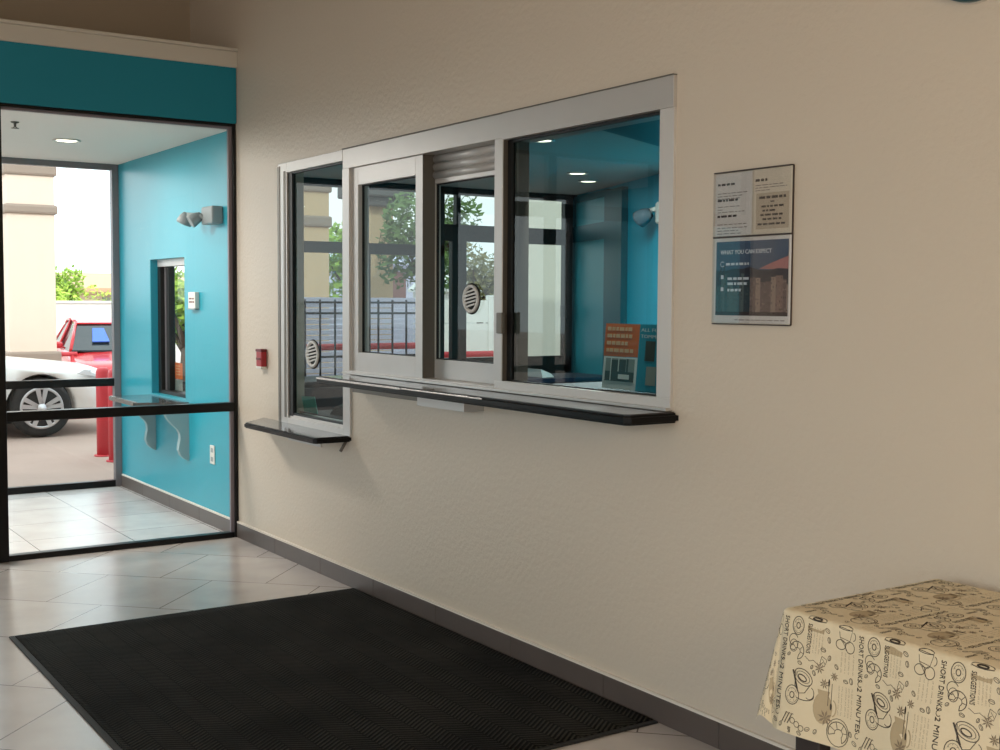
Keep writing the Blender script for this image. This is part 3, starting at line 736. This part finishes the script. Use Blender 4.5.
tag(cl, 'cream tablecloth printed with brown cups, pastries and lettering over the table', 'tablecloth')

# ------------------------------------------------------------------ vestibule fittings
def downlight(x, y, m, label, grp=None):
    d = thing('ceiling_downlight', label, 'ceiling light', (x, y, CZ), grp)
    b = MB(); b.lathe([(.062, 0), (.085, 0), (.088, -.006), (.08, -.010), (.066, -.006), (.062, 0)], (x, y, CZ), (0, 0, 1), None, 32); b.build('trim_ring', 'white_plastic', d)
    b = MB(); b.lathe([(0, -.002), (.064, -.002), (.064, -.005), (0, -.005)], (x, y, CZ), (0, 0, 1), None, 32); b.build('diffuser', m, d)
downlight(-.695, 8.15, 'down', 'round recessed light in the vestibule ceiling')
sp = thing('sprinkler_head', 'small metal sprinkler head on the vestibule ceiling', 'sprinkler', (-1.15, 7.5, CZ))
b = MB(); b.lathe([(0, 0), (.024, 0), (.02, -.006), (.008, -.009), (.006, -.03), (0, -.03)], (-1.15, 7.5, CZ)); b.build('escutcheon', 'alu_dark', sp)
b = MB(); b.lathe([(0, -.036), (.022, -.036), (.022, -.038), (0, -.038)], (-1.15, 7.5, CZ)); b.tube((-1.142, 7.5, CZ-.03), (-1.142, 7.5, CZ-.037), .003); b.tube((-1.158, 7.5, CZ-.03), (-1.158, 7.5, CZ-.037), .003); b.build('deflector', 'alu_dark', sp)

def lamp_head(mb, c, aim, r=.055, L=.085):
    aim = Vector(aim).normalized()
    mb.lathe([(0, -L*.6), (r*.55, -L*.55), (r*.85, -L*.2), (r, L*.25), (r, L*.4), (r*.9, L*.42)], c, aim, None, 24)
el = thing('emergency_light', 'grey twin-head emergency light on the teal vestibule wall', 'emergency light', (0, 7.3, 1.97))
part(el, 'battery_box', 'grey_plastic', (-.075, 0, 7.20, 7.39, 1.92, 2.03), bev=.012)
b = MB(); lamp_head(b, (-.12, 7.545, 1.96), (-.25, .25, -.75), .05, .075); b.build('lamp_head', 'grey_plastic', el)
b = MB(); lamp_head(b, (-.11, 7.40, 1.955), (-.75, .1, -.5), .042); b.build('lamp_head', 'grey_plastic', el)
b = MB(); b.tube((-.05, 7.38, 1.975), (-.115, 7.53, 1.985), .018); b.tube((-.06, 7.36, 1.97), (-.1, 7.40, 1.97), .018); b.build('arm', 'grey_plastic', el)

ip = thing('door_bell_panel', 'small white wall panel with two lines of dark lettering on the teal wall', 'wall panel', (0, 7.7, 1.44))
part(ip, 'plate', 'white_plastic', (-.03, 0, 7.64, 7.77, 1.385, 1.5), bev=.004)
M['maroon'] = mat('maroon ink', (120, 70, 66), .6)
part(ip, 'lettering', 'maroon', (-.0305, -.03, 7.70, 7.75, 1.452, 1.462), (-.0305, -.03, 7.69, 7.75, 1.43, 1.44), (-.0305, -.03, 7.655, 7.685, 1.43, 1.44), (-.0305, -.03, 7.66, 7.69, 1.452, 1.462), bev=0)
part(ip, 'lower_lip', 'grey_plastic', (-.034, 0, 7.64, 7.77, 1.385, 1.395), bev=.002)
wo = thing('power_outlet', 'white electrical outlet plate low on the teal wall', 'outlet', (0, 7.42, .46))
part(wo, 'cover_plate', 'white_plastic', (-.007, 0, 7.375, 7.455, .40, .52), bev=.003)
part(wo, 'socket', 'grey_plastic', (-.0085, -.007, 7.395, 7.435, .475, .503), bev=.001)
part(wo, 'socket', 'grey_plastic', (-.0085, -.007, 7.395, 7.435, .417, .445), bev=.001)

# walk-up window in the vestibule wall
w3 = thing('window_3', 'small walk-up window with black frame in the teal vestibule wall', 'service window', (0, 8.28, .775), kind='structure')
part(w3, 'reveal', 'teal_dark', (0.002, .138, 8.64, 8.65, .775, 1.735), (.002, .138, 7.92, 7.93, .775, 1.735))
part(w3, 'head_frame', 'alu_light', (.05, .13, 7.93, 8.64, 1.685, 1.735))
part(w3, 'frame', 'gasket', (.05, .13, 8.58, 8.64, .775, 1.685), (.05, .13, 7.93, 7.97, .775, 1.685), (.085, .13, 8.50, 8.56, .8, 1.685), (.05, .13, 7.97, 8.58, .775, .8))
part(w3, 'mullion', 'dark_frame', (.08, .125, 8.55, 8.58, .8, 1.685))
b = MB(); b.poly([(.1, 7.97, .8), (.1, 8.52, .8), (.1, 8.52, 1.685), (.1, 7.97, 1.685)]); b.build('pane', 'pane', w3)
vc = thing('wall_counter', 'grey topped shelf counter under the walk-up window on the teal wall', 'counter', (-.15, 8.25, .75))
b = MB(); b.prism([(x, y, .738) for x, y in ((0, 7.86), (-.31, 8.0), (-.325, 8.02), (-.31, 8.64), (0, 8.68))], (0, 0, .026))
b.build('counter_top', 'grey_lam', vc)
b = MB(); b.prism([(x, y, .7642) for x, y in ((-.298, 8.02), (-.312, 8.03), (-.30, 8.63), (-.288, 8.63))], (0, 0, .003)); b.build('bright_edge', 'steel', vc)
for y in (7.86, 8.56):
    prof = [(0, .738), (-.185, .738), (-.175, .715), (-.162, .69), (-.145, .655), (-.115, .62), (-.078, .585), (-.062, .555), (-.06, .52), (-.068, .48), (-.072, .447), (-.058, .41), (-.03, .382), (0, .367)]
    b = MB(); b.prism([(x, y, z) for x, z in prof], (0, .045, 0)); b.build('corbel', 'corbel', vc)

# flyer behind the walk-up window
fl = thing('flyer_stand', 'small orange and white flyer behind the walk-up window glass', 'flyer', (.2, 8.5, .74))
part(fl, 'orange_panel', 'orange', (.125, .128, 8.35, 8.50, .885, 1.0), bev=0)
part(fl, 'picture_panel', 'photo_mid', (.125, .128, 8.35, 8.50, .80, .882), bev=0)
b = MB()
for z in (.98, .96, .94, .92): b.box(.1235, .125, 8.40, 8.48, z-.006, z)
b.build('lettering', 'print_pale', fl)
part(fl, 'foot', 'acrylic', (.125, .2, 8.36, 8.48, .775, .80), bev=0)

# ------------------------------------------------------------------ things inside the office
part_ = part
iw = MB(); iw.box(T, .62, 3.0, 6.45, 1.03, 1.07, bev=.004)
for y in (3.05, 5.0, 6.4): iw.box(T+.02, .55, y, y+.03, 0, 1.03)
tag(iw.build('office_worktop', 'cabinet'), 'dark staff worktop inside the office below the service windows', 'worktop') if False else iw.bm.free()
# sign standing inside the big pane
sg = thing('counter_sign', 'orange and blue counter sign with a framed photo behind the largest pane', 'sign', (.2, 3.5, 1.108))
sx = .2

def sbox(nm, m, ya, yb, za, zb, x=sx, t=.003): return part(sg, nm, m, (x, x+t, ya, yb, za, zb), bev=0)
il = MB(); il.box(.03, .5, 3.08, 4.07, 1.092, 1.108, bev=.003); tag(il.build('inner_shelf', 'desk'), 'dark blue shelf inside the office under the counter sign', 'shelf')
sbox('blue_panel', 'print_teal', 3.28, 3.495, 1.108, 1.362)
sbox('orange_panel', 'orange', 3.495, 3.70, 1.236, 1.362)
sbox('photo_border', 'photo_light', 3.495, 3.697, 1.110, 1.234)
sbox('photo_wall', 'photo_mid', 3.51, 3.682, 1.14, 1.228, sx-.001, .001)
b = MB(); x = sx-.0016
b.box(x, x+.0006, 3.51, 3.682, 1.14, 1.178, 'photo_dark'); b.box(x-.0003, x+.0003, 3.605, 3.645, 1.176, 1.222, 'photo_dark'); b.box(x-.0003, x+.0003, 3.56, 3.598, 1.178, 1.224, 'photo_dark'); b.box(x-.0003, x+.0003, 3.545, 3.555, 1.142, 1.228, 'photo_dark')
b.box(x-.0006, x, 3.535, 3.60, 1.15, 1.168, 'photo_light'); b.box(x-.0006, x, 3.645, 3.65, 1.142, 1.228, 'photo_light'); b.box(x-.0006, x, 3.60, 3.605, 1.178, 1.228, 'photo_light')
b.build('photo_details', None, sg)
def sline(s, m, yl, z, size, width, nm='lettering'):
    b = MB(); fs, w = text_polys(s, size); k = width/w
    for o_ in (0, .001):
        for f in fs: b.poly([(sx-.0012-o_*.1, yl-p*k+o_, z+q) for p, q in f])
    return b.build(nm, m, sg, fix=False)
rl = random.Random(9)
for z, w in ((1.335, .14), (1.308, .145), (1.280, .13), (1.252, .16)):
    y = 3.685; b = MB()
    while y > 3.685-w:
        e = rl.uniform(.012, .03); b.box(sx-.0012, sx, y-e, y, z, z+.014); y -= e+.006
    b.build('lettering', 'print_pale', sg)
sline('ALL FOR WIN', 'print_white', 3.485, 1.335, .018, .19); sline('TOMMIES WIN', 'print_white', 3.485, 1.311, .018, .19)
b = MB(); b.box(sx-.001, sx, 3.40, 3.455, 1.225, 1.30); b.build('portrait_figure', 'photo_dark', sg)
b = MB(); b.box(sx-.001, sx, 3.385, 3.44, 1.135, 1.205); b.build('text_block', 'photo_mid', sg)
part(sg, 'stand_foot', 'acrylic', (sx, sx+.06, 3.30, 3.66, 1.108, 1.111), bev=0)
sg.rotation_euler = (0, .09, 0); sg.location.z += .006
# emergency light on the slanted teal wall
dt_ = .33
e2 = thing('emergency_light', 'white twin-head emergency light on the teal office wall behind the largest pane', 'emergency light', wallp(2.05, 2.15))
b = MB(); wbox(b, 1.93+dt_, 2.3+dt_, 2.07, 2.24, 0, .09); bmesh.ops.bevel(b.bm, geom=list(b.bm.edges), offset=.01, segments=2, affect='EDGES'); b.build('battery_box', 'white_plastic', e2)
for t, o in ((1.80+dt_, .13), (1.90+dt_, .18)):
    b = MB(); a = (wallp(1.2+dt_, 1.75, .55)-wallp(t, 2.13, o)); lamp_head(b, wallp(t, 2.13, o), a, .065, .12); b.build('lamp_head', 'lens', e2)
b = MB(); b.tube(wallp(2.0+dt_, 2.2, .05), wallp(1.8+dt_, 2.17, .12), .02); b.build('arm', 'white_plastic', e2)
downlight(1.79, 6.33, 'downcool', 'office ceiling downlight half hidden by the head frame of the largest pane', 'office downlights')
downlight(3.18, 7.77, 'downcool', 'larger of the two bright office downlights close together in the largest pane', 'office downlights')
downlight(3.64, 8.22, 'downcool', 'smaller of the two bright office downlights close together in the largest pane', 'office downlights')
# cabinet, desk, papers
cb = thing('cabinet', 'dark brown low cabinet inside the office below the left pane', 'cabinet', (1.9, 9.0, 0))
part(cb, 'carcass', 'cabinet', (.6, 2.68, 8.75, 9.35, 0, .78), bev=.004)
part(cb, 'cabinet_top', 'cabinet', (.58, 2.7, 8.72, 9.37, .78, .81), bev=.004)
for k in range(4): part(cb, 'door', 'cabinet', (.62+k*.515, 1.12+k*.515, 8.735, 8.75, .04, .76), bev=.003)
dk = thing('desk', 'dark blue office desk at the foot of the teal wall', 'desk', (3.5, 8.3, 0))
part(dk, 'desk_top', 'desk', (2.9, 4.0, 8.25, 8.85, .765, .80), bev=.004)
for x in (2.95, 3.85): part(dk, 'side_panel', 'desk', (x, x+.04, 8.3, 8.8, 0, .765), bev=.003)
part(dk, 'modesty_panel', 'desk', (2.99, 3.85, 8.6, 8.62, .3, .765), bev=.003)
pt = thing('paper_tray', 'pale paper tray tipped on the dark blue desk', 'paper tray', (3.3, 8.4, .80))
b = MB(); b.prism([(3.27, 8.35, .802), (3.39, 8.35, .802), (3.36, 8.35, .835), (3.25, 8.35, .875)], (0, .3, 0)); b.build('tray', 'photo_light', pt)
b = MB(); b.prism([(3.27, 8.37, .862), (3.34, 8.37, .836), (3.34, 8.37, .84), (3.27, 8.37, .868)], (0, .26, 0)); b.build('papers', 'paper', pt)
cd_ = MB(); cd_.prism([(.11, 6.265, .824), (.11, 6.30, .908), (.11, 6.13, .916), (.11, 6.09, .824)], (.004, 0, 0))
tag(cd_.build('card', 'mint'), 'pale green card propped behind the bottom corner of the narrow left pane', 'card')
sh = MB(); sh.box(.1, .5, 5.53, 6.3, .79, .822, bev=.003)
tag(sh.build('inner_shelf', 'cabinet'), 'dark shelf inside the office behind the narrow left pane', 'shelf')
mon = thing('card_terminal', 'dark card terminal on the shelf behind the narrow left pane', 'card terminal', (.25, 5.98, .822))
b = MB(); b.prism([(.17, 5.90, .822), (.33, 5.90, .822), (.33, 5.90, .90), (.20, 5.90, .86)], (0, .16, 0)); b.build('body', 'car_black', mon)
b = MB(); b.prism([(.215, 5.91, .8665), (.32, 5.91, .899), (.32, 5.91, .901), (.215, 5.91, .868)], (0, .14, 0)); b.build('screen', 'photo_dark', mon)

# ------------------------------------------------------------------ outdoors
b = MB(); b.box(-30, 45, FY+.05, 60, -.1, -.0); struct(b.build('ground', 'asphalt'))
b = MB(); b.box(-30, XL-.14, -25, FY+.05, -.1, 0); struct(b.build('ground_side', 'asphalt'))
def column(x0, x1, y0, bands, label, m='cream', bm_='band', h=4.6):
    d = thing('stucco_column', label, 'column', ((x0+x1)/2, y0+(x1-x0)/2, 0), 'porch columns')
    w = x1-x0
    b = MB(); b.box(x0, x1, y0, y0+w, 0, h, bev=.01); b.build('shaft', m, d)
    for za, zb, o in bands:
        b = MB(); b.box(x0-o, x1+o, y0-o, y0+w+o, za, zb, bev=.03); b.build('band', bm_, d)
column(.47, 1.03, 15.62, ((2.96, 3.10, .03), (2.49, 2.61, .035), (.60, .80, .05)), 'cream column with taupe bands outside the vestibule behind the white car')
column(4.92, 5.44, 17.0, ((3.10, 3.25, .04), (2.57, 2.74, .04)), 'cream banded column seen through the narrow left pane', 'tan_column', 'band')
column(7.72, 8.2, 20.0, ((3.19, 3.36, .18), (3.36, 3.58, .30), (3.58, 3.7, .2)), 'tan column with dark grey stacked cap seen through the front sliding sash', 'tan_column', 'grey_band', 3.7)
# white perimeter wall
b = MB(); b.box(-8, 6.3, 22.0, 22.15, 0, 1.38); b.box(-8.05, 6.35, 21.97, 22.18, 1.38, 1.42); o = b.build('perimeter_wall', 'white_fence'); tag(o, 'white perimeter wall beyond the parked cars', 'wall', kind='thing')
# cars
def car(name, label, colr, loc, rot, sc=1., shade=False):
    t = thing(name, label, 'car', (0, 0, 0))
    # stations: x from nose, half width, floor, shoulder height
    S = [(0, .52, .30, .56), (.06, .68, .24, .64), (.25, .82, .20, .70), (.6, .88, .18, .745), (1.1, .90, .17, .80), (1.6, .905, .17, .88), (2.2, .905, .17, .91), (3.0, .905, .17, .93), (3.7, .895, .18, .95), (4.2, .86, .22, .95), (4.5, .78, .28, .90), (4.6, .62, .36, .78)]
    b = MB(); R = []
    for x, w, zb, zt in S:
        ring = [(-w*.88, zb), (-w*.985, zb+.10), (-w, zb+(zt-zb)*.5), (-w*.975, zt-.08), (-w*.9, zt-.015), (-w*.62, zt+.012), (0, zt+.03)]
        ring = ring+[(-y, z) for y, z in ring[-2::-1]]
        R.append([b.bm.verts.new((x, y, z)) for y, z in ring])
    n = len(R[0])
    for a, c in zip(R[:-1], R[1:]):
        for k in range(n-1): b.bm.faces.new((a[k], a[k+1], c[k+1], c[k])).smooth = True
        b.bm.faces.new((a[n-1], a[0], c[0], c[n-1]))
    b.bm.faces.new(R[0]); b.bm.faces.new(R[-1][::-1])
    body = b.build('body', colr, t)
    # wheel arches cut out of the body
    for wx in (.86, 3.55):
        c = MB(); c.tube((wx, -1.2, .30), (wx, 1.2, .30), .365, None, None, 36); cut = c.build('arch', None)
        md = body.modifiers.new('arch', 'BOOLEAN'); md.object = cut; md.solver = 'EXACT'; md.operation = 'DIFFERENCE'
        VL.update(); me = bpy.data.meshes.new_from_object(body.evaluated_get(bpy.context.evaluated_depsgraph_get()))
        body.modifiers.clear(); body.data = me; bpy.data.objects.remove(cut)
    if not body.data.materials: body.data.materials.append(M[colr])
    b = MB(); b.box(.45, 4.05, -.62, .62, .25, .6); b.build('underbody', 'car_black', t)
    # cabin
    K = [(1.38, .80, .90, .80, .90), (2.15, .82, .92, .60, 1.38), (2.6, .82, .93, .60, 1.43), (3.2, .82, .94, .59, 1.41), (3.65, .80, .95, .57, 1.30), (4.2, .72, .95, .72, .96)]
    b = MB(); R = []
    for x, wb, zb, wt, zt in K: R.append([b.bm.verts.new(p) for p in ((x, -wb, zb-.03), (x, -wt, zt), (x, wt, zt), (x, wb, zb-.03))])
    for a, c in zip(R[:-1], R[1:]):
        for k in range(3): b.bm.faces.new((a[k], a[k+1], c[k+1], c[k]))
    b.bm.faces.new(R[0]); b.bm.faces.new(R[-1][::-1]); b.build('windows', 'car_glass', t)
    b = MB()
    rf = [(2.08, -.60, 1.355), (2.6, -.60, 1.435), (3.2, -.59, 1.415), (3.7, -.57, 1.30)]
    for a, c in zip(rf[:-1], rf[1:]): b.prism([(a[0], a[1]-.02, a[2]), (c[0], c[1]-.02, c[2]), (c[0], -c[1]+.02, c[2]), (a[0], -a[1]+.02, a[2])], (0, 0, .025))
    for s in (-1, 1):
        b.path([(1.40, s*.815, .90), (2.12, s*.615, 1.385)], .03); b.path([(2.12, s*.615, 1.385), (2.6, s*.61, 1.44), (3.2, s*.6, 1.42), (3.68, s*.58, 1.31), (4.18, s*.72, .96)], .028); b.path([(2.68, s*.84, .92), (2.68, s*.615, 1.43)], .028)
    b.build('roof', colr, t)
    for s in (-1, 1):
        b = MB(); b.box(1.62, 1.80, s*.98-.07, s*.98+.07, .93, 1.05, bev=.04); b.tube((1.74, s*.86, .93), (1.74, s*.95, .97), .018); b.build('side_mirror', colr, t)
        b = MB(); b.prism([(.07, s*.45, .57), (.22, s*.80, .60), (.50, s*.885, .66), (.42, s*.86, .70), (.12, s*.5, .655)], (-.012, s*.012, .004)); b.build('headlight', 'lamp_glass', t)
        b = MB(); b.box(2.05, 2.2, s*.91-.012, s*.91+.012, .77, .795, bev=.006); b.build('door_handle', colr, t)
        for wx in (.86, 3.55):
            b = MB(); b.lathe([(.20, -.105), (.27, -.11), (.305, -.085), (.312, 0), (.305, .085), (.27, .11), (.20, .105)], (wx, s*.79, .312), (0, 1, 0), None, 40); ty = b.build('wheel', 'tyre', t)
            b = MB(); oy = s*.895
            b.lathe([(.19, -.02), (.215, -.02), (.222, 0), (.215, .012), (.195, .012), (.19, -.02)], (wx, oy, .312), (0, s, 0), None, 40, (1, 1), False)
            b.lathe([(0, 0), (.05, 0), (.045, .016), (0, .02)], (wx, oy, .312), (0, s, 0), None, 20)
            for k in range(5):
                for dt in (-.20, .20):
                    a0 = k*2*PI/5+PI/2; a1 = a0+dt
                    p = Vector((wx+.03*math.cos(a0+dt), oy, .312+.03*math.sin(a0+dt))); q = Vector((wx+.205*math.cos(a1), oy, .312+.205*math.sin(a1)))
                    dd = (q-p).normalized(); nn = Vector((-dd.z, 0, dd.x))
                    b.prism([p+nn*.016, q+nn*.024, q-nn*.024, p-nn*.016], (0, s*.014, 0))
            b.build('rim', 'rim', ty)
            b = MB(); b.lathe([(0, 0), (.20, 0), (.20, .004), (0, .004)], (wx, oy-s*.03, .312), (0, s, 0), None, 32); b.build('brake_disc', 'car_black', ty)
    b = MB(); b.box(-.01, .05, -.42, .42, .36, .47, bev=.01); b.build('grille', 'car_black', t)
    b = MB(); b.box(-.02, .03, -.17, .17, .49, .56, bev=.008); b.build('badge_panel', 'car_black', t)
    if shade:
        b = MB(); b.prism([(1.56, .12, 1.03), (1.56, .42, 1.03), (1.92, .36, 1.265), (1.92, .16, 1.265)], (-.02, 0, .02)); b.build('sunshade', 'blue_sign', t)
    t.location = loc; t.rotation_euler = (0, 0, rot); t.scale = (sc, sc, sc)
    return t
# white car: nose toward the right, near side facing the building
car('car', 'white car with silver alloy wheel parked just outside the vestibule glass', 'car_white', (1.12, 14.0, 0), PI)
car('car', 'red car parked farther back behind the red bollards', 'car_red', (2.25, 16.5, 0), math.radians(84), .8, True)
# bollards
def bollard(x, y, h, label):
    t = thing('bollard', label, 'bollard', (x, y, 0), 'red bollards')
    b = MB(); b.lathe([(0, 0), (.062, 0), (.062, h-.04), (.055, h-.015), (.035, h), (0, h)], (x, y, 0), (0, 0, 1), None, 28); b.build('post', 'red_paint', t)
    b = MB(); b.lathe([(.062, 0), (.085, 0), (.085, .012), (.062, .014)], (x, y, 0), (0, 0, 1), None, 28); b.build('base_plate', 'red_paint', t)
bollard(.39, 11.3, .82, 'red bollard standing farther from the teal wall outside the glass')
bollard(.375, 10.86, .83, 'red bollard standing nearer, partly behind the storefront post')
# red rails and kerb
def rail(x0, x1, y, z, r, label, ang=0):
    t = thing('pipe_rail', label, 'rail', ((x0+x1)/2, y, 0))
    b = MB(); b.tube((x0, y, z), (x1, y, z), r); b.build('pipe', 'red_paint', t)
    n = max(2, int((x1-x0)/1.5)+1)
    for k in range(n):
        x = x0+.06+(x1-x0-.12)*k/(n-1); b = MB(); b.tube((x, y+.0, 0), (x, y, z), r*.9); b.build('post', 'red_paint', t)
rail(.85, 1.5, 16.5, .72, .03, 'thin red pipe rail beside the cream column outside')
rail(1.5, 3.95, 11.45, .965, .035, 'red pipe rail behind the black iron fence')
rail(6.7, 9.2, 16.4, .60, .05, 'red pipe rail in front of the white panel fence')
b = MB(); b.box(-6, 3.5, 14.94, 15.07, 0, .045, bev=.01); tag(b.build('kerb', 'red_paint'), 'red painted kerb on the ground beyond the white car', 'kerb', kind='thing')
# iron fence, lavender fence, white panel fence
t = thing('iron_fence', 'black iron grid fence seen through the two left panes', 'fence', (2.9, 11.1, 0))
b = MB()
for k in range(15): b.box(1.5+k*.165, 1.516+k*.165, 11.1, 11.116, .05, 1.46)
b.build('bars', 'iron', t)
b = MB()
for z in (.12, .62, .87, 1.31, 1.42): b.box(1.5, 3.85, 11.095, 11.121, z, z+.022)
b.build('rails', 'iron', t)
for x in (1.48, 3.82): b = MB(); b.box(x, x+.05, 11.08, 11.135, 0, 1.5); b.build('post', 'iron', t)
t = thing('board_fence', 'pale lavender horizontal board fence behind the black iron fence', 'fence', (3.4, 12.3, 0))
b = MB()
for k in range(24): b.box(1.7, 4.5, 12.3, 12.325, .03+k*.061, .081+k*.061, bev=.003)
b.build('boards', 'lav', t)
for x in (1.7, 2.65, 3.6, 4.43): b = MB(); b.box(x, x+.07, 12.325, 12.39, 0, 1.48); b.build('post', 'lav', t)
t = thing('panel_fence', 'white panel fence seen through the back sliding sash', 'fence', (8.4, 17, 0))
for x in (7.2, 8.36, 9.5, 10.6): b = MB(); b.box(x, x+.1, 16.97, 17.07, 0, 1.55, bev=.01); b.build('post', 'white_fence', t)
for x in (7.3, 8.46, 9.6):
    b = MB(); b.box(x, x+1.06, 17.0, 17.04, .1, 1.08); b.box(x, x+1.06, 16.99, 17.05, 1.1, 1.47); b.build('panel', 'white_fence', t)
# planting
def leaves(b, c, r, n, s, rnd, m):
    i = b.mi(m)
    for _ in range(n):
        while True:
            p = Vector((rnd.uniform(-1, 1), rnd.uniform(-1, 1), rnd.uniform(-1, 1)))
            if .25 < p.length < 1: break
        p = Vector((c[0]+p.x*r[0], c[1]+p.y*r[1], c[2]+p.z*r[2]))
        a = Vector((rnd.gauss(0, 1), rnd.gauss(0, 1), rnd.gauss(0, 1))).normalized(); e = a.orthogonal().normalized(); k = s*rnd.uniform(.6, 1.3)
        f = b.bm.faces.new([b.bm.verts.new(q) for q in (p-a*k, p+e*k*.5, p+a*k, p-e*k*.5)]); f.material_index = i
def tree(name, x, y, h, cr, label, m, n=2600, s=.12, grp='trees beyond the fences', seed=1):
    rnd = random.Random(seed); t = thing(name, label, 'tree', (x, y, 0), grp)
    b = MB(); b.tube((x, y, 0), (x+.05, y, h*.55), .09, .06); 
    for k in range(5):
        a = k*1.3; b.tube((x+.03, y, h*(.35+.04*k)), (x+cr*.6*math.cos(a), y+cr*.6*math.sin(a), h*.75), .04, .015)
    b.build('trunk', 'bark', t)
    b = MB()
    for k in range(7):
        a = k*2.4; q = rnd.uniform(.2, .65)
        leaves(b, (x+cr*q*math.cos(a), y+cr*q*math.sin(a), h*rnd.uniform(.55, .86)), (cr*.5, cr*.5, h*.17), n//7, s, rnd, m)
    b.build('crown', None, t, fix=False)
tree('tree', 8.15, 18.6, 3.55, .9, 'leafy tree in front of the grey capped column', 'leaf_b', 2400, .08, seed=2)
tree('tree', 10.3, 20.3, 2.75, .8, 'olive bushy tree behind the white panel fence', 'leaf_o', 2600, .055, seed=3)
tree('tree', 9.6, 24.5, 3.3, 1.0, 'pale tree beyond the lavender house', 'leaf', 1800, .10, seed=5)
tree('tree', 3.45, 25.2, 2.2, .5, 'bright green tree over the white perimeter wall', 'leaf', 1800, .06, seed=4)
rnd = random.Random(8); b = MB()
for k in range(16): leaves(b, (-1+k*.5, 23.2, .87), (.4, .35, .87), 620, .05, rnd, 'hedge_leaf')
o = b.build('hedge', None, None, fix=False); tag(o, 'bright green clipped hedge along the top of the white wall', 'hedge', kind='stuff')
tree('shrub', 1.95, 13.6, 1.9, .55, 'green shrub seen through the walk-up window', 'leaf', 1200, .06, seed=9)
# buildings
def house(x0, x1, y, h, roofm, wallm, label, win=()):
    t = thing('house', label, 'house', ((x0+x1)/2, y, 0), 'houses far behind')
    b = MB(); b.box(x0, x1, y, y+5, 0, h); b.build('walls', wallm, t)
    b = MB(); e = .35; b.prism([(x0-e, y-e, h), (x0-e, y+2.5, h+.42), (x0-e, y+5+e, h), (x0-e, y+5+e, h-.1), (x0-e, y-e, h-.1)], (x1-x0+2*e, 0, 0)); b.build('roof', roofm, t)
    for a, c, za, zb, m in win: b = MB(); b.box(a, c, y-.04, y, za, zb); b.build('window', m, t)
house(4.9, 8.3, 30, 1.72, 'roof_tan', 'cream', 'cream house with tan roof above the hedge', ((5.6, 6.1, 1.0, 1.5, 'photo_mid'),))
house(10.1, 14.7, 29, 2.52, 'lav', 'lav', 'pale lavender house behind the left panes', ((12.6, 13.5, 1.5, 2.25, 'brick'), (10.6, 11.1, 1.4, 2.0, 'photo_dark')))
t = thing('house', 'white gabled shed behind the white panel fence', 'house', (13.5, 25, 0), 'houses far behind')
b = MB(); b.prism([(12.95, 24.6, 0), (14.4, 24.6, 0), (14.4, 24.6, 1.75), (13.7, 24.6, 2.35), (12.95, 24.6, 1.75)], (0, 3, 0)); b.build('walls', 'white_fence', t)
b = MB(); b.prism([(12.85, 24.5, 1.68), (13.7, 24.5, 2.4), (14.5, 24.5, 1.68), (14.5, 24.5, 1.75), (13.7, 24.5, 2.47), (12.85, 24.5, 1.75)], (0, 3.2, 0)); b.build('roof', 'white_fence', t)
b = MB(); b.box(6.05, 8.6, 13.0, 13.3, 0, 3.4); tag(b.build('screen_wall', 'pale_wall'), 'pale rendered wall outside the office door bay', 'wall', kind='thing')

# ------------------------------------------------------------------ light
wl = bpy.data.worlds.new('sky'); SC.world = wl; wl.use_nodes = True; nt = wl.node_tree; bg = nt.nodes['Background']; L = nt.links.new
tc = nt.nodes.new('ShaderNodeTexCoord'); nz = nt.nodes.new('ShaderNodeTexNoise'); nz.inputs['Scale'].default_value = 3.2; nz.inputs['Detail'].default_value = 5
L(tc.outputs['Generated'], nz.inputs['Vector'])
rp = nt.nodes.new('ShaderNodeValToRGB'); e = rp.color_ramp.elements
e[0].position = .42; e[0].color = (.78, .95, 1.0, 1); e[1].position = .62; e[1].color = (1, 1, 1, 1)
L(nz.outputs['Fac'], rp.inputs[0]); L(rp.outputs[0], bg.inputs['Color']); bg.inputs['Strength'].default_value = 2.3
def area(name, loc, size, power, col, aim=(0, 0, -1), sy=None):
    l = bpy.data.lights.new(name, 'AREA'); l.energy = power; l.color = col; l.shape = 'RECTANGLE'; l.size = size; l.size_y = sy or size
    o = bpy.data.objects.new(name, l); COL.objects.link(o); o.location = loc; o.rotation_euler = Vector(aim).to_track_quat('-Z', 'Y').to_euler(); return o
s = bpy.data.lights.new('sun', 'SUN'); s.energy = 1.6; s.angle = .02; s.color = (1, .95, .86); so = bpy.data.objects.new('sun', s); COL.objects.link(so); so.rotation_euler = Vector((.25, .72, -.65)).to_track_quat('-Z', 'Y').to_euler()
area('window_daylight', (XL+.05, .6, 1.5), 5.0, 32, (1, .97, .93), (1, 0, -.05), 2.0)
area('lobby_warm_lamp', (-2.3, -1.3, 2.1), .7, 34, (1, .78, .50), (.55, .6, -.55))
area('office_lamp', (2.5, 6.6, CZ-.03), .5, 110, (.95, 1, .98))
area('sign_fill_light', (.166, 3.55, 2.42), .045, 22, (1, .95, .88), (.02, 0, -1))  # unseen light added to brighten the counter sign
area('vestibule_lamp', (-.695, 8.15, CZ-.03), .12, 8, (1, .92, .8))
area('vestibule_fill_light', (-1.62, 7.6, CZ-.02), .5, 50, (1, .93, .86))  # unseen light added to lift the vestibule ceiling and floor

SC.view_settings.view_transform = 'Standard'; SC.view_settings.look = 'None'; SC.view_settings.exposure = .16; SC.view_settings.gamma = 1
SC.view_settings.use_curve_mapping = False
SC.cycles.use_denoising = True
SC.cycles.max_bounces = 10; SC.cycles.transparent_max_bounces = 24
